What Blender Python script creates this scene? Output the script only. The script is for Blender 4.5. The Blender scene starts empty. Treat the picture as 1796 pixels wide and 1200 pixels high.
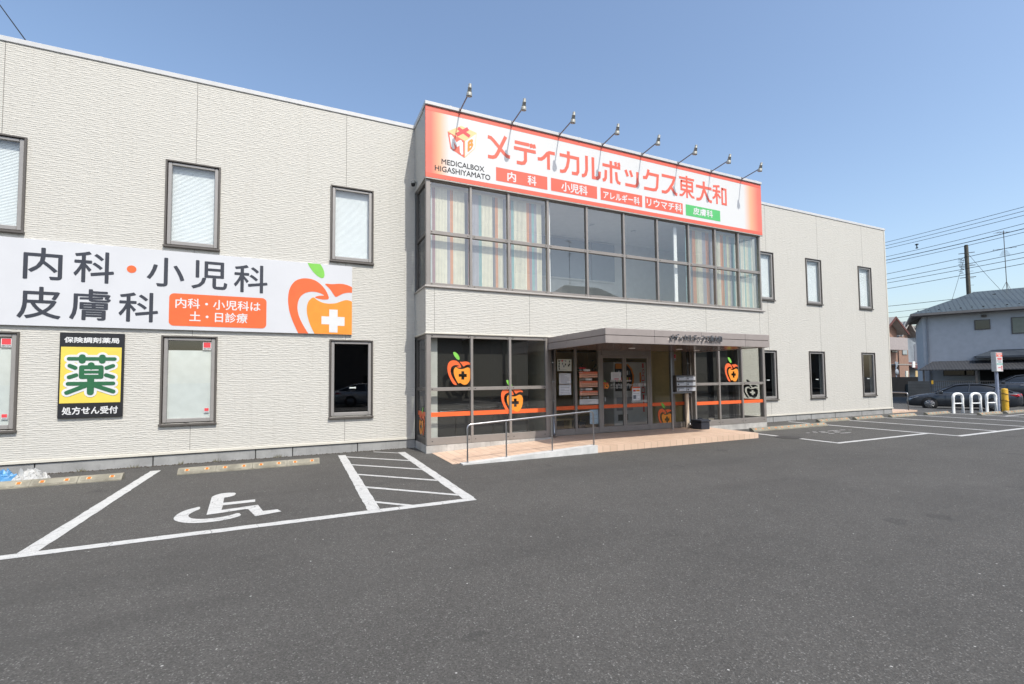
import bpy, math, random
from mathutils import Vector, Matrix
from mathutils.geometry import tessellate_polygon
random.seed(7)
S = bpy.context.scene
COL = S.collection
PI = math.pi

# ------------------------------------------------------------------ camera, sky, sun, exposure
cam_d = bpy.data.cameras.new('camera')
cam = bpy.data.objects.new('camera', cam_d)
COL.objects.link(cam)
cam_d.sensor_fit = 'HORIZONTAL'
cam_d.sensor_width = 36.0
cam_d.lens = 813.7615 / 1796 * 36.0
cam_d.shift_x = 3 / 1796
cam_d.shift_y = 26 / 1796
cam_d.clip_end = 3000
_r = Vector((0.90907076, -0.41652674, -0.0097892))
_u = Vector((-0.01051514, -0.04642466, 0.99886645))
_f = Vector((0.41650905, 0.90793735, 0.04658314))
cam.matrix_world = Matrix(((_r.x, _u.x, -_f.x, -1.0193), (_r.y, _u.y, -_f.y, -11.5694),
                           (_r.z, _u.z, -_f.z, 1.6929), (0, 0, 0, 1)))
S.camera = cam

SUN = Vector((0.21, -1.0, 1.30)).normalized()
sun_el = math.asin(SUN.z)
sun_az = math.atan2(SUN.x, SUN.y)
W = bpy.data.worlds.new('World')
S.world = W
W.use_nodes = True
wn = W.node_tree
bg = wn.nodes['Background']
sky = wn.nodes.new('ShaderNodeTexSky')
sky.sky_type = 'NISHITA'
sky.sun_disc = False
sky.sun_elevation = sun_el
sky.sun_rotation = sun_az
sky.altitude = 0
sky.air_density = 1.15
sky.dust_density = 2.2
sky.ozone_density = 1.7
wn.links.new(sky.outputs[0], bg.inputs[0])
bg.inputs[1].default_value = 0.15
sl = bpy.data.lights.new('sun', 'SUN')
sl.energy = 2.9
sl.angle = math.radians(0.5)
sl.color = (1.0, 0.968, 0.885)
so = bpy.data.objects.new('sun', sl)
COL.objects.link(so)
so.rotation_euler = (-SUN).to_track_quat('-Z', 'Y').to_euler()
S.view_settings.view_transform = 'Standard'
S.view_settings.look = 'None'
S.view_settings.gamma = 1
S.view_settings.exposure = 0.58
S.cycles.diffuse_bounces = 6
S.cycles.max_bounces = 12

# ------------------------------------------------------------------ materials
class NT:
    def __init__(s, name):
        s.m = bpy.data.materials.new(name)
        s.m.use_nodes = True
        s.t = s.m.node_tree
        s.b = s.t.nodes['Principled BSDF']
        s.out = s.t.nodes['Material Output']
    def n(s, typ, **kw):
        x = s.t.nodes.new(typ)
        for k, v in kw.items():
            setattr(x, k, v)
        return x
    def l(s, a, b):
        s.t.links.new(a, b)
    def val(s, sock, v):
        if hasattr(v, 'is_output') or hasattr(v, 'links'):
            s.l(v, sock)
        else:
            sock.default_value = v
    def math(s, op, a, b=0.0, clamp=False):
        x = s.n('ShaderNodeMath', operation=op, use_clamp=clamp)
        s.val(x.inputs[0], a)
        s.val(x.inputs[1], b)
        return x.outputs[0]
    def pos(s):
        return s.n('ShaderNodeNewGeometry').outputs['Position']
    def xyz(s, v=None):
        x = s.n('ShaderNodeSeparateXYZ')
        s.l(v if v is not None else s.pos(), x.inputs[0])
        return x.outputs
    def vec(s, a, b, c):
        x = s.n('ShaderNodeCombineXYZ')
        for i, v in enumerate((a, b, c)):
            s.val(x.inputs[i], v)
        return x.outputs[0]
    def noise(s, v, scale, detail=3.0, rough=0.55):
        x = s.n('ShaderNodeTexNoise')
        s.l(v, x.inputs['Vector'])
        x.inputs['Scale'].default_value = scale
        x.inputs['Detail'].default_value = detail
        x.inputs['Roughness'].default_value = rough
        return x.outputs[0]
    def ramp(s, v, stops, interp='LINEAR'):
        x = s.n('ShaderNodeValToRGB')
        s.l(v, x.inputs[0])
        cr = x.color_ramp
        cr.interpolation = interp
        while len(cr.elements) < len(stops):
            cr.elements.new(0.5)
        for e, (p, c) in zip(cr.elements, stops):
            e.position = p
            e.color = (*c, 1) if len(c) == 3 else c
        return x.outputs[0]
    def mix(s, f, a, b):
        x = s.n('ShaderNodeMix', data_type='RGBA')
        s.val(x.inputs[0], f)
        for i, c in ((6, a), (7, b)):
            s.val(x.inputs[i], (*c, 1) if isinstance(c, tuple) and len(c) == 3 else c)
        return x.outputs[2]
    def bump(s, h, dist=0.005, strength=1.0):
        x = s.n('ShaderNodeBump')
        x.inputs['Distance'].default_value = dist
        x.inputs['Strength'].default_value = strength
        s.l(h, x.inputs['Height'])
        s.l(x.outputs[0], s.b.inputs['Normal'])
    def set(s, rough=0.5, metal=0.0, spec=0.5):
        s.b.inputs['Roughness'].default_value = rough
        s.b.inputs['Metallic'].default_value = metal
        s.b.inputs['Specular IOR Level'].default_value = spec

def mat(name, c, rough=0.5, metal=0.0, var=0.08, scale=6.0, spec=0.4, bump=0.0, bscale=60.0):
    k = NT(name)
    k.set(rough, metal, spec)
    p = k.pos()
    n = k.noise(p, scale, 4)
    a = tuple(max(0, x * (1 - var)) for x in c)
    b = tuple(min(1, x * (1 + var)) for x in c)
    k.l(k.ramp(n, [(0.3, a), (0.7, b)]), k.b.inputs['Base Color'])
    if bump:
        k.bump(k.noise(p, bscale, 3), bump)
    return k.m

def glass(name, tint=(0.93, 0.96, 0.95), ior=1.55, rough=0.0):
    k = NT(name)
    t = k.t
    tr = k.n('ShaderNodeBsdfTransparent')
    tr.inputs[0].default_value = (*tint, 1)
    gl = k.n('ShaderNodeBsdfGlossy')
    gl.inputs['Roughness'].default_value = rough
    gl.inputs[0].default_value = (1, 1, 1, 1)
    lw = k.n('ShaderNodeLayerWeight')      # Schlick reflectance, the same from both faces of the pane
    lw.inputs[0].default_value = 0.5
    f0 = 2 * ((ior - 1) / (ior + 1)) ** 2
    fr = k.math('ADD', f0, k.math('MULTIPLY', k.math('POWER', lw.outputs['Facing'], 5.0), 1 - f0), True)
    mx = k.n('ShaderNodeMixShader')
    k.l(fr, mx.inputs[0])
    k.l(tr.outputs[0], mx.inputs[1])
    k.l(gl.outputs[0], mx.inputs[2])
    k.l(mx.outputs[0], k.out.inputs[0])
    t.nodes.remove(k.b)
    return k.m

def m_siding():
    k = NT('cream_siding')
    k.set(0.62, 0, 0.35)
    o = k.xyz()
    u = k.math('ADD', o[0], o[1])
    v = o[2]
    warp = k.noise(k.vec(k.math('MULTIPLY', u, 6.0), 0.0, k.math('MULTIPLY', v, 13.0)), 1.0, 3)
    vv = k.math('ADD', v, k.math('MULTIPLY', k.math('SUBTRACT', warp, 0.5), 0.065))
    fr = k.math('FRACT', k.math('DIVIDE', vv, 0.040))
    saw = k.math('MULTIPLY', k.math('POWER', k.math('SUBTRACT', 1.0, fr), 0.75),
                 k.math('MULTIPLY', k.math('MINIMUM', fr, 0.2), 5.0))
    brk = k.noise(k.vec(k.math('MULTIPLY', u, 7.5), 3.0, k.math('MULTIPLY', v, 24.0)), 1.0, 2)
    amp = k.math('ADD', 0.12, k.math('MULTIPLY', k.math('SUBTRACT', brk, 0.33), 3.0), True)
    fine = k.noise(k.vec(k.math('MULTIPLY', u, 30.0), 0.0, k.math('MULTIPLY', v, 55.0)), 1.0, 2)
    h = k.math('ADD', k.math('MULTIPLY', saw, amp), k.math('MULTIPLY', fine, 0.22))
    st = k.noise(k.vec(k.math('MULTIPLY', u, 0.9), 0.0, k.math('MULTIPLY', v, 0.25)), 1.0, 4)
    gr = k.noise(k.vec(k.math('MULTIPLY', u, 7.0), 0.0, k.math('MULTIPLY', v, 1.0)), 1.0, 3)
    c = k.mix(k.math('MULTIPLY', st, 0.55), (0.505, 0.489, 0.447), (0.465, 0.45, 0.412))
    c = k.mix(k.math('MULTIPLY', gr, 0.18), c, (0.37, 0.36, 0.335))
    dst = k.noise(k.vec(k.math('MULTIPLY', u, 16.0), 5.0, k.math('MULTIPLY', v, 0.55)), 1.0, 3)
    c = k.mix(k.math('MULTIPLY', k.math('SUBTRACT', dst, 0.56), 1.6, True), c, (0.36, 0.34, 0.30))
    k.l(c, k.b.inputs['Base Color'])
    k.bump(h, 0.0085, 1.0)
    return k.m

def m_asphalt():
    k = NT('asphalt')
    k.set(0.85, 0, 0.35)
    p = k.pos()
    vo = k.n('ShaderNodeTexVoronoi')
    vo.inputs['Scale'].default_value = 120
    k.l(p, vo.inputs['Vector'])
    sp = k.xyz(vo.outputs['Color'])
    big = k.noise(p, 0.45, 5, 0.6)
    mid = k.noise(p, 3.2, 4, 0.6)
    fine = k.noise(p, 260, 2)
    base = k.ramp(sp[0], [(0.0, (0.050, 0.0483, 0.045)), (0.55, (0.074, 0.0715, 0.067)), (0.93, (0.100, 0.096, 0.089)), (1.0, (0.20, 0.195, 0.185))])
    sh = k.math('ADD', k.math('MULTIPLY', k.math('SUBTRACT', big, 0.54), 0.6), k.math('MULTIPLY', k.math('SUBTRACT', mid, 0.5), 0.3))
    f = k.math('ADD', 1.0, sh)
    mu = k.n('ShaderNodeVectorMath', operation='SCALE')
    k.l(base, mu.inputs[0])
    k.l(f, mu.inputs['Scale'])
    # brownish dust in broad patches
    c = k.mix(k.math('MULTIPLY', k.noise(p, 0.22, 3), 0.22), mu.outputs[0], (0.078, 0.069, 0.058))
    o = k.xyz()
    trk = k.noise(k.vec(k.math('MULTIPLY', o[0], 0.12), k.math('MULTIPLY', o[1], 0.9), 0.0), 1.0, 4, 0.6)
    c = k.mix(k.math('MULTIPLY', k.math('SUBTRACT', trk, 0.52), 2.2, True), c, (0.048, 0.046, 0.043))
    oil = k.n('ShaderNodeTexVoronoi')
    oil.inputs['Scale'].default_value = 0.55
    k.l(p, oil.inputs['Vector'])
    od = k.math('ADD', oil.outputs['Distance'], k.math('MULTIPLY', k.math('SUBTRACT', k.noise(p, 6, 4), 0.5), 0.22))
    c = k.mix(k.math('MULTIPLY', k.math('LESS_THAN', od, 0.07), 0.35), c, (0.03, 0.029, 0.028))
    vs = k.n('ShaderNodeTexVoronoi')
    vs.inputs['Scale'].default_value = 7.0
    k.l(p, vs.inputs['Vector'])
    vsc = k.xyz(vs.outputs['Color'])
    dot = k.math('MULTIPLY', k.math('LESS_THAN', vs.outputs['Distance'], 0.055), k.math('GREATER_THAN', vsc[0], 0.62))
    c = k.mix(dot, c, (0.38, 0.37, 0.35))
    k.l(c, k.b.inputs['Base Color'])
    h = k.math('ADD', vo.outputs['Distance'], k.math('MULTIPLY', fine, 0.5))
    k.bump(h, 0.004, 0.7)
    return k.m

def m_paint(name='road_paint', worn=0.0):
    k = NT(name)
    k.set(0.6, 0, 0.3)
    p = k.pos()
    n = k.noise(p, 14, 5)
    vo = k.n('ShaderNodeTexVoronoi', feature='DISTANCE_TO_EDGE')
    vo.inputs['Scale'].default_value = 1.7
    q = k.n('ShaderNodeVectorMath', operation='ADD')
    k.l(p, q.inputs[0])
    nn = k.n('ShaderNodeTexNoise')
    nn.inputs['Scale'].default_value = 4
    k.l(p, nn.inputs['Vector'])
    sc = k.n('ShaderNodeVectorMath', operation='SCALE')
    k.l(nn.outputs['Color'], sc.inputs[0])
    sc.inputs['Scale'].default_value = 0.25
    k.l(sc.outputs[0], q.inputs[1])
    k.l(q.outputs[0], vo.inputs['Vector'])
    crack = k.math('LESS_THAN', vo.outputs['Distance'], 0.006)
    c = k.ramp(n, [(0.3, (0.44, 0.44, 0.43)), (0.65, (0.53, 0.53, 0.515))])
    c = k.mix(k.math('MULTIPLY', crack, 0.75), c, (0.13, 0.13, 0.13))
    fine = k.noise(p, 70, 3)
    w = k.math('GREATER_THAN', k.math('ADD', fine, k.math('MULTIPLY', k.noise(p, 1.3, 3), 0.16)), 0.70 - worn * 0.2)
    c = k.mix(k.math('MULTIPLY', w, 0.5 + worn * 0.4), c, (0.16, 0.155, 0.15))
    k.l(c, k.b.inputs['Base Color'])
    k.bump(k.noise(p, 110, 2), 0.003)
    return k.m

def m_concrete(name, c, stain=0.35):
    k = NT(name)
    k.set(0.85, 0, 0.25)
    p = k.pos()
    n1 = k.noise(p, 2.2, 5, 0.62)
    n2 = k.noise(p, 22, 4)
    o = k.xyz()
    dr = k.noise(k.vec(k.math('MULTIPLY', k.math('ADD', o[0], o[1]), 9.0), 0.0, k.math('MULTIPLY', o[2], 1.2)), 1.0, 3)
    a = k.ramp(n1, [(0.3, tuple(x * (1 - stain) for x in c)), (0.62, c)])
    a = k.mix(k.math('MULTIPLY', n2, 0.25), a, tuple(x * 0.62 for x in c))
    a = k.mix(k.math('MULTIPLY', k.math('GREATER_THAN', dr, 0.6), 0.2), a, tuple(x * 0.55 for x in c))
    k.l(a, k.b.inputs['Base Color'])
    k.bump(k.noise(p, 60, 4), 0.004)
    return k.m

def m_tile():
    k = NT('peach_tile')
    k.set(0.55, 0, 0.4)
    p = k.pos()
    o = k.xyz()
    def line(v, off):
        fr = k.math('FRACT', k.math('DIVIDE', k.math('ADD', v, off), 0.2))
        return k.math('LESS_THAN', fr, 0.045)
    g = k.math('MAXIMUM', line(o[0], 0.1), line(o[1], 0.01))
    wn_ = k.n('ShaderNodeTexWhiteNoise', noise_dimensions='2D')
    fl = k.vec(k.math('FLOOR', k.math('DIVIDE', k.math('ADD', o[0], 0.1), 0.2)), k.math('FLOOR', k.math('DIVIDE', k.math('ADD', o[1], 0.01), 0.2)), 0.0)
    k.l(fl, wn_.inputs['Vector'])
    c = k.ramp(wn_.outputs['Value'], [(0, (0.56, 0.40, 0.29)), (1, (0.64, 0.47, 0.35))])
    c = k.mix(k.math('MULTIPLY', k.noise(p, 9, 4), 0.3), c, (0.46, 0.33, 0.25))
    c = k.mix(k.math('MULTIPLY', g, 0.8), c, (0.24, 0.18, 0.14))
    k.l(c, k.b.inputs['Base Color'])
    k.bump(k.math('SUBTRACT', 1.0, g), 0.002)
    return k.m

def m_signgrad():
    k = NT('sign_face_print')
    k.set(0.35, 0, 0.4)
    o = k.xyz()
    f = k.math('DIVIDE', k.math('SUBTRACT', o[0], 1.64), 11.51)
    red, org, wh = (0.66, 0.13, 0.085), (0.70, 0.36, 0.20), (0.60, 0.60, 0.595)
    c = k.ramp(f, [(0.0, red), (0.012, red), (0.030, org), (0.052, wh), (0.925, wh), (0.952, org), (0.985, red), (1.0, red)])
    c = k.mix(k.math('MULTIPLY', k.noise(k.pos(), 2.0, 4), 0.08), c, (0.6, 0.6, 0.6))
    k.l(c, k.b.inputs['Base Color'])
    return k.m

def m_tileroof(name, c, pitch=0.28, axis=0):
    k = NT(name)
    k.set(0.5, 0, 0.4)
    o = k.xyz()
    w = k.math('SINE', k.math('MULTIPLY', o[axis], 2 * PI / pitch))
    n = k.noise(k.pos(), 3, 4)
    a = k.ramp(n, [(0.3, tuple(x * .75 for x in c)), (0.7, tuple(x * 1.2 for x in c))])
    k.l(a, k.b.inputs['Base Color'])
    st = k.math('FRACT', k.math('DIVIDE', o[2], 0.12))
    k.bump(k.math('ADD', w, st), 0.03)
    return k.m

SID = m_siding()
ASP = m_asphalt()
PNT = m_paint()
PNTW = m_paint('worn_road_paint', 0.9)
CONC = m_concrete('foundation_concrete', (0.33, 0.33, 0.322), 0.3)
KERBM = m_concrete('white_kerb_concrete', (0.60, 0.60, 0.585), 0.3)
STONE = m_concrete('pale_stone_base', (0.50, 0.48, 0.45), 0.45)
STOPM = m_concrete('wheel_stop_concrete', (0.30, 0.28, 0.222), 0.5)
TILE = m_tile()
SIGNG = m_signgrad()
COPE = mat('parapet_metal', (0.50, 0.50, 0.50), 0.42, 0.0, 0.05)
FRAME = mat('bronze_aluminium', (0.255, 0.232, 0.212), 0.42, 0.25, 0.05)
FRDK = mat('dark_bronze_aluminium', (0.105, 0.094, 0.085), 0.45, 0.2, 0.06)
SASH = mat('sash_aluminium', (0.29, 0.275, 0.262), 0.4, 0.25, 0.05)
TRIMC = mat('cream_flashing', (0.54, 0.515, 0.45), 0.5, 0, 0.04)
TRIMG = mat('grey_flashing', (0.40, 0.37, 0.34), 0.45, 0.1, 0.05)
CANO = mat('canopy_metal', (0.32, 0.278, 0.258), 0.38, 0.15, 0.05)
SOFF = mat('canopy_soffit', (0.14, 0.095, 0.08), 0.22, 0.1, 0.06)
JOINT = mat('sealant_joint', (0.20, 0.19, 0.175), 0.8)
DARK = mat('black_gap', (0.012, 0.012, 0.012), 0.8)
GLS = glass('window_glass', ior=1.52)
GLSB = glass('bay_glass', (0.90, 0.91, 0.88), 1.66)
GLSC = glass('entrance_glass', (0.94, 0.96, 0.95), 1.40)
GLSD = glass('tinted_glass', (0.62, 0.66, 0.66), 1.6)
BLIND = mat('white_blind', (0.74, 0.75, 0.76), 0.6, 0, 0.03)
FILM = mat('frosted_film', (0.56, 0.57, 0.555), 0.35, 0, 0.05)
BLACK = mat('black_print', (0.016, 0.016, 0.019), 0.4)
INK = mat('charcoal_print', (0.035, 0.038, 0.05), 0.4)
WHITE = mat('white_print', (0.61, 0.61, 0.61), 0.4, 0, 0.03)
BANW = mat('white_banner', (0.545, 0.55, 0.57), 0.4, 0, 0.03, 1.5)
RED = mat('salmon_red_print', (0.68, 0.12, 0.075), 0.4, 0, 0.04)
DRED = mat('crimson_print', (0.62, 0.06, 0.07), 0.4, 0, 0.04)
PEACH = mat('peach_print', (0.83, 0.50, 0.24), 0.4, 0, 0.04)
ORNG = mat('orange_print', (0.72, 0.125, 0.035), 0.4, 0, 0.05)
AMBER = mat('amber_print', (0.74, 0.255, 0.03), 0.4, 0, 0.05)
LEAFG = mat('leaf_green_print', (0.19, 0.50, 0.075), 0.4, 0, 0.05)
GRNB = mat('green_print', (0.085, 0.43, 0.13), 0.4, 0, 0.05)
YELL = mat('yellow_print', (0.66, 0.52, 0.085), 0.4, 0, 0.05)
DGRN = mat('dark_green_print', (0.022, 0.115, 0.050), 0.4, 0, 0.05)
STEEL = mat('stainless_steel', (0.42, 0.42, 0.43), 0.28, 0.95, 0.06)
LAMPM = mat('lamp_metal', (0.30, 0.30, 0.275), 0.5, 0.2, 0.08)
ARMM = mat('lamp_arm_metal', (0.20, 0.20, 0.21), 0.45, 0.5, 0.08)
PLATE = mat('paper', (0.68, 0.70, 0.74), 0.6, 0, 0.03)
PAPG = mat('cream_paper', (0.60, 0.62, 0.55), 0.6, 0, 0.05)
GREYT = mat('grey_print', (0.28, 0.29, 0.32), 0.6)
LRED = mat('pale_red_print', (0.78, 0.42, 0.30), 0.5)
REFLO = mat('orange_reflector', (0.62, 0.16, 0.025), 0.25, 0, 0.08)
REFLY = mat('cream_reflector_pad', (0.46, 0.37, 0.22), 0.4)
PLBLK = mat('black_plastic', (0.022, 0.026, 0.036), 0.45, 0, 0.15)
WPAINT = mat('white_paint', (0.80, 0.81, 0.80), 0.35, 0, 0.03)
YPAINT = mat('yellow_paint', (0.62, 0.36, 0.03), 0.45, 0, 0.12)
INTW = mat('interior_beige_wall', (0.76, 0.62, 0.34), 0.8, 0, 0.05)
INTG = mat('interior_grey_wall', (0.52, 0.53, 0.525), 0.8, 0, 0.05)
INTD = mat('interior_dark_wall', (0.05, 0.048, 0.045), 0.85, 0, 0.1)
INTF = mat('interior_floor', (0.38, 0.34, 0.30), 0.4, 0, 0.1)
CEIL = mat('ceiling_board', (0.62, 0.62, 0.61), 0.85, 0, 0.04)
SCREEN = mat('charcoal_roller_screen', (0.026, 0.025, 0.023), 0.75, 0, 0.25, 30)
WOODL = mat('light_wood', (0.56, 0.41, 0.20), 0.5, 0, 0.12, 14)
LEAFD = mat('dark_foliage', (0.03, 0.06, 0.025), 0.6, 0, 0.3)

# ------------------------------------------------------------------ mesh helpers
ORG = {}
class MB:
    def __init__(s):
        s.v, s.f, s.mi, s.sm = [], [], [], []
        s.cur, s.smooth = 0, False
    def add(s, vs, fs, mi=None):
        b = len(s.v)
        s.v.extend(Vector(v) for v in vs)
        for f in fs:
            s.f.append([b + i for i in f])
            s.mi.append(s.cur if mi is None else mi)
            s.sm.append(s.smooth)
    def quad(s, a, b, c, d, mi=None):
        s.add((a, b, c, d), [(0, 1, 2, 3)], mi)
    def box(s, x0, x1, y0, y1, z0, z1, mi=None):
        vs = [(x, y, z) for z in (z0, z1) for y in (y0, y1) for x in (x0, x1)]
        s.add(vs, [(0, 2, 3, 1), (4, 5, 7, 6), (0, 1, 5, 4), (1, 3, 7, 5), (3, 2, 6, 7), (2, 0, 4, 6)], mi)
    def bbox(s, x0, x1, y0, y1, z0, z1, c=0.01, mi=None):
        """box with chamfered edges"""
        c = min(c, abs(x1 - x0) * .45, abs(y1 - y0) * .45, abs(z1 - z0) * .45)
        def ring(z, i):
            a, b, d, e = x0 + i, x1 - i, y0 + i, y1 - i
            return [(a + c - (c if i else 0), d, z), (b - c + (c if i else 0), d, z), (b, d + c - (c if i else 0), z), (b, e - c + (c if i else 0), z),
                    (b - c + (c if i else 0), e, z), (a + c - (c if i else 0), e, z), (a, e - c + (c if i else 0), z), (a, d + c - (c if i else 0), z)]
        vs = ring(z0, c) + ring(z0 + c, 0) + ring(z1 - c, 0) + ring(z1, c)
        fs = [(0, 6, 4, 2) if 0 else (7, 6, 5, 4, 3, 2, 1, 0)]
        for k in range(3):
            for i in range(8):
                j = (i + 1) % 8
                fs.append((k * 8 + i, k * 8 + j, k * 8 + 8 + j, k * 8 + 8 + i))
        fs.append(tuple(24 + i for i in range(8)))
        s.add(vs, fs, mi)
    def poly(s, pts, mi=None, holes=()):
        loops = [[Vector(p) for p in pts]] + [[Vector(p) for p in h] for h in holes]
        tris = tessellate_polygon(loops)
        flat = [p for l in loops for p in l]
        s.add(flat, [tuple(t) for t in tris], mi)
    def prism(s, pts, d, mi=None):
        """extrude planar polygon by vector d, side faces included"""
        d = Vector(d)
        a = [Vector(p) for p in pts]
        b = [p + d for p in a]
        n = len(a)
        tr = tessellate_polygon([a])
        s.add(a, [tuple(t) for t in tr], mi)
        s.add(b, [tuple(reversed(t)) for t in tr], mi)
        s.add(a + b, [(i, (i + 1) % n, n + (i + 1) % n, n + i) for i in range(n)], mi)
    def tube(s, path, r, n=8, mi=None, caps=True):
        path = [Vector(p) for p in path]
        rs = r if isinstance(r, (list, tuple)) else [r] * len(path)
        rings = []
        up = Vector((0, 0, 1))
        for i, p in enumerate(path):
            t = (path[min(i + 1, len(path) - 1)] - path[max(i - 1, 0)]).normalized()
            a = t.cross(up)
            if a.length < 1e-3:
                a = t.cross(Vector((0, 1, 0)))
            a.normalize()
            b = a.cross(t)
            rings.append([p + (a * math.cos(2 * PI * k / n) + b * math.sin(2 * PI * k / n)) * rs[i] for k in range(n)])
        o = s.smooth
        s.smooth = True
        fs = []
        for i in range(len(path) - 1):
            for k in range(n):
                j = (k + 1) % n
                fs.append((i * n + k, i * n + j, (i + 1) * n + j, (i + 1) * n + k))
        s.add([v for g in rings for v in g], fs, mi)
        s.smooth = o
        if caps:
            s.add(rings[0], [tuple(range(n))], mi)
            s.add(rings[-1], [tuple(reversed(range(n)))], mi)
    def lathe(s, prof, base, axis=(0, 0, 1), n=14, mi=None):
        ax = Vector(axis).normalized()
        s.tube([Vector(base) + ax * h for _, h in prof], [r for r, _ in prof], n, mi)
    def build(s, name, mats, parent=None, org=None):
        o0 = ORG.get(parent.name if parent else None, Vector((0, 0, 0))) if org is None else Vector(org)
        me = bpy.data.meshes.new(name)
        me.from_pydata([v - o0 for v in s.v], [], s.f)
        if not isinstance(mats, (list, tuple)):
            mats = [mats]
        for m in mats:
            me.materials.append(m)
        me.polygons.foreach_set('material_index', s.mi)
        me.polygons.foreach_set('use_smooth', s.sm)
        me.update()
        ob = bpy.data.objects.new(name, me)
        COL.objects.link(ob)
        if parent:
            ob.parent = parent
        else:
            ob.location = o0
        ORG[ob.name] = o0
        return ob

def tag(o, label=None, cat=None, group=None, kind=None):
    if label: o['label'] = label
    if cat: o['category'] = cat
    if group: o['group'] = group
    if kind: o['kind'] = kind
    return o
def thing(name, loc, label, cat, group=None, local=False):
    o = bpy.data.objects.new(name, None)
    o.empty_display_size = 0.2
    COL.objects.link(o)
    o.location = loc
    ORG[o.name] = Vector((0, 0, 0)) if local else Vector(loc)
    return tag(o, label, cat, group)
def struct(mb, name, m):
    return tag(mb.build(name, m), kind='structure')
def kids(o):
    return [c for c in bpy.data.objects if c.parent == o]
def dup(root, loc, label=None, rot=None):
    def cp(o, p):
        c = o.copy()
        COL.objects.link(c)
        if p: c.parent = p
        for k in kids(o):
            cp(k, c)
        return c
    r = cp(root, None)
    r.location = loc
    if rot is not None: r.rotation_euler = rot
    if label: r['label'] = label
    return r

# ---- lettering: outlines of the built-in typeface turned into flat meshes
_TX = {}
GASP = {}
def glyphs(s, bold=0.0, ext=0.0):
    k = (s, bold, ext)
    if k not in _TX:
        c = bpy.data.curves.new('t', 'FONT')
        c.body = s
        c.offset = bold
        c.extrude = ext
        c.resolution_u = 3
        o = bpy.data.objects.new('t', c)
        COL.objects.link(o)
        e = o.evaluated_get(bpy.context.evaluated_depsgraph_get())
        m = e.to_mesh()
        v = [tuple(p.co) for p in m.vertices]
        f = [tuple(p.vertices) for p in m.polygons]
        e.to_mesh_clear()
        bpy.data.objects.remove(o)
        bpy.data.curves.remove(c)
        x0, x1 = min(p[0] for p in v), max(p[0] for p in v)
        y0, y1 = min(p[1] for p in v), max(p[1] for p in v)
        GASP[s] = (x1 - x0, y1 - y0)
        _TX[k] = ([((p[0] - x0) / (x1 - x0), (p[1] - y0) / (y1 - y0), p[2]) for p in v], f)
    return _TX[k]
def text(mb, s, x0, x1, z0, z1, y, bold=0.02, mi=None, fn=None):
    """heavier strokes come from copies shifted by `bold` em, each a hair in front of the last"""
    v, f = glyphs(s)
    asp = GASP[s]
    du, dw = bold * 0.8 / asp[0], bold * 0.8 / asp[1]
    for i, (a_, b_) in enumerate(((0, 0), (1, 0), (-1, 0), (0, 1), (0, -1)) if bold > 0.012 else ((0, 0),)):
        e = -0.0003 * i
        su, sw = (1 - 2 * du, 1 - 2 * dw) if bold > 0.012 else (1, 1)
        o = (lambda u, w: (.5 + (u - .5) * su + a_ * du, .5 + (w - .5) * sw + b_ * dw))
        if fn:
            mb.add([Vector(fn(*o(p[0], p[1]))) + Vector((0, e, 0)) for p in v], f, mi)
        else:
            pts = [o(p[0], p[1]) for p in v]
            mb.add([(x0 + (x1 - x0) * u, y + e, z0 + (z1 - z0) * w) for u, w in pts], f, mi)
def rect(mb, x0, x1, z0, z1, y, mi=None):
    mb.quad((x0, y, z0), (x1, y, z0), (x1, y, z1), (x0, y, z1), mi)
def rrect(mb, x0, x1, z0, z1, y, r, mi=None, n=6):
    pts = []
    for cx, cz, a0 in ((x1 - r, z0 + r, -90), (x1 - r, z1 - r, 0), (x0 + r, z1 - r, 90), (x0 + r, z0 + r, 180)):
        for i in range(n + 1):
            a = math.radians(a0 + 90 * i / n)
            pts.append((cx + r * math.cos(a), y, cz + r * math.sin(a)))
    mb.poly(pts, mi)
def capsule(mb, p, q, r, y, mi=None, n=8):
    (x0, z0), (x1, z1) = p, q
    a = math.atan2(z1 - z0, x1 - x0)
    pts = []
    for i in range(n + 1):
        t = a + PI / 2 + PI * i / n
        pts.append((x0 + r * math.cos(t), y, z0 + r * math.sin(t)))
    for i in range(n + 1):
        t = a - PI / 2 + PI * i / n
        pts.append((x1 + r * math.cos(t), y, z1 + r * math.sin(t)))
    mb.poly(pts, mi)
def ribbon(mb, pts, w, y, mi=None):
    """flat mitred stroke along a polyline in the XZ plane"""
    P = [Vector((a, b)) for a, b in pts]
    L, R = [], []
    for i, p in enumerate(P):
        d0 = (p - P[i - 1]).normalized() if i else None
        d1 = (P[i + 1] - p).normalized() if i < len(P) - 1 else None
        if d0 is None: d0 = d1
        if d1 is None: d1 = d0
        t = (d0 + d1).normalized()
        nrm = Vector((-t.y, t.x))
        k = min(2.2, 1 / max(0.3, nrm.dot(Vector((-d0.y, d0.x)))))
        L.append(p + nrm * w / 2 * k)
        R.append(p - nrm * w / 2 * k)
    vs = [(a.x, y, a.y) for a in L] + [(a.x, y, a.y) for a in R]
    n = len(P)
    mb.add(vs, [(i, n + i, n + i + 1, i + 1) for i in range(n - 1)], mi)
def smooth_loop(pts, it=2):
    for _ in range(it):
        q = []
        for i, a in enumerate(pts):
            b = pts[(i + 1) % len(pts)]
            q.append((a[0] * .78 + b[0] * .22, a[1] * .78 + b[1] * .22))
            q.append((a[0] * .22 + b[0] * .78, a[1] * .22 + b[1] * .78))
        pts = q
    return pts
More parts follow.
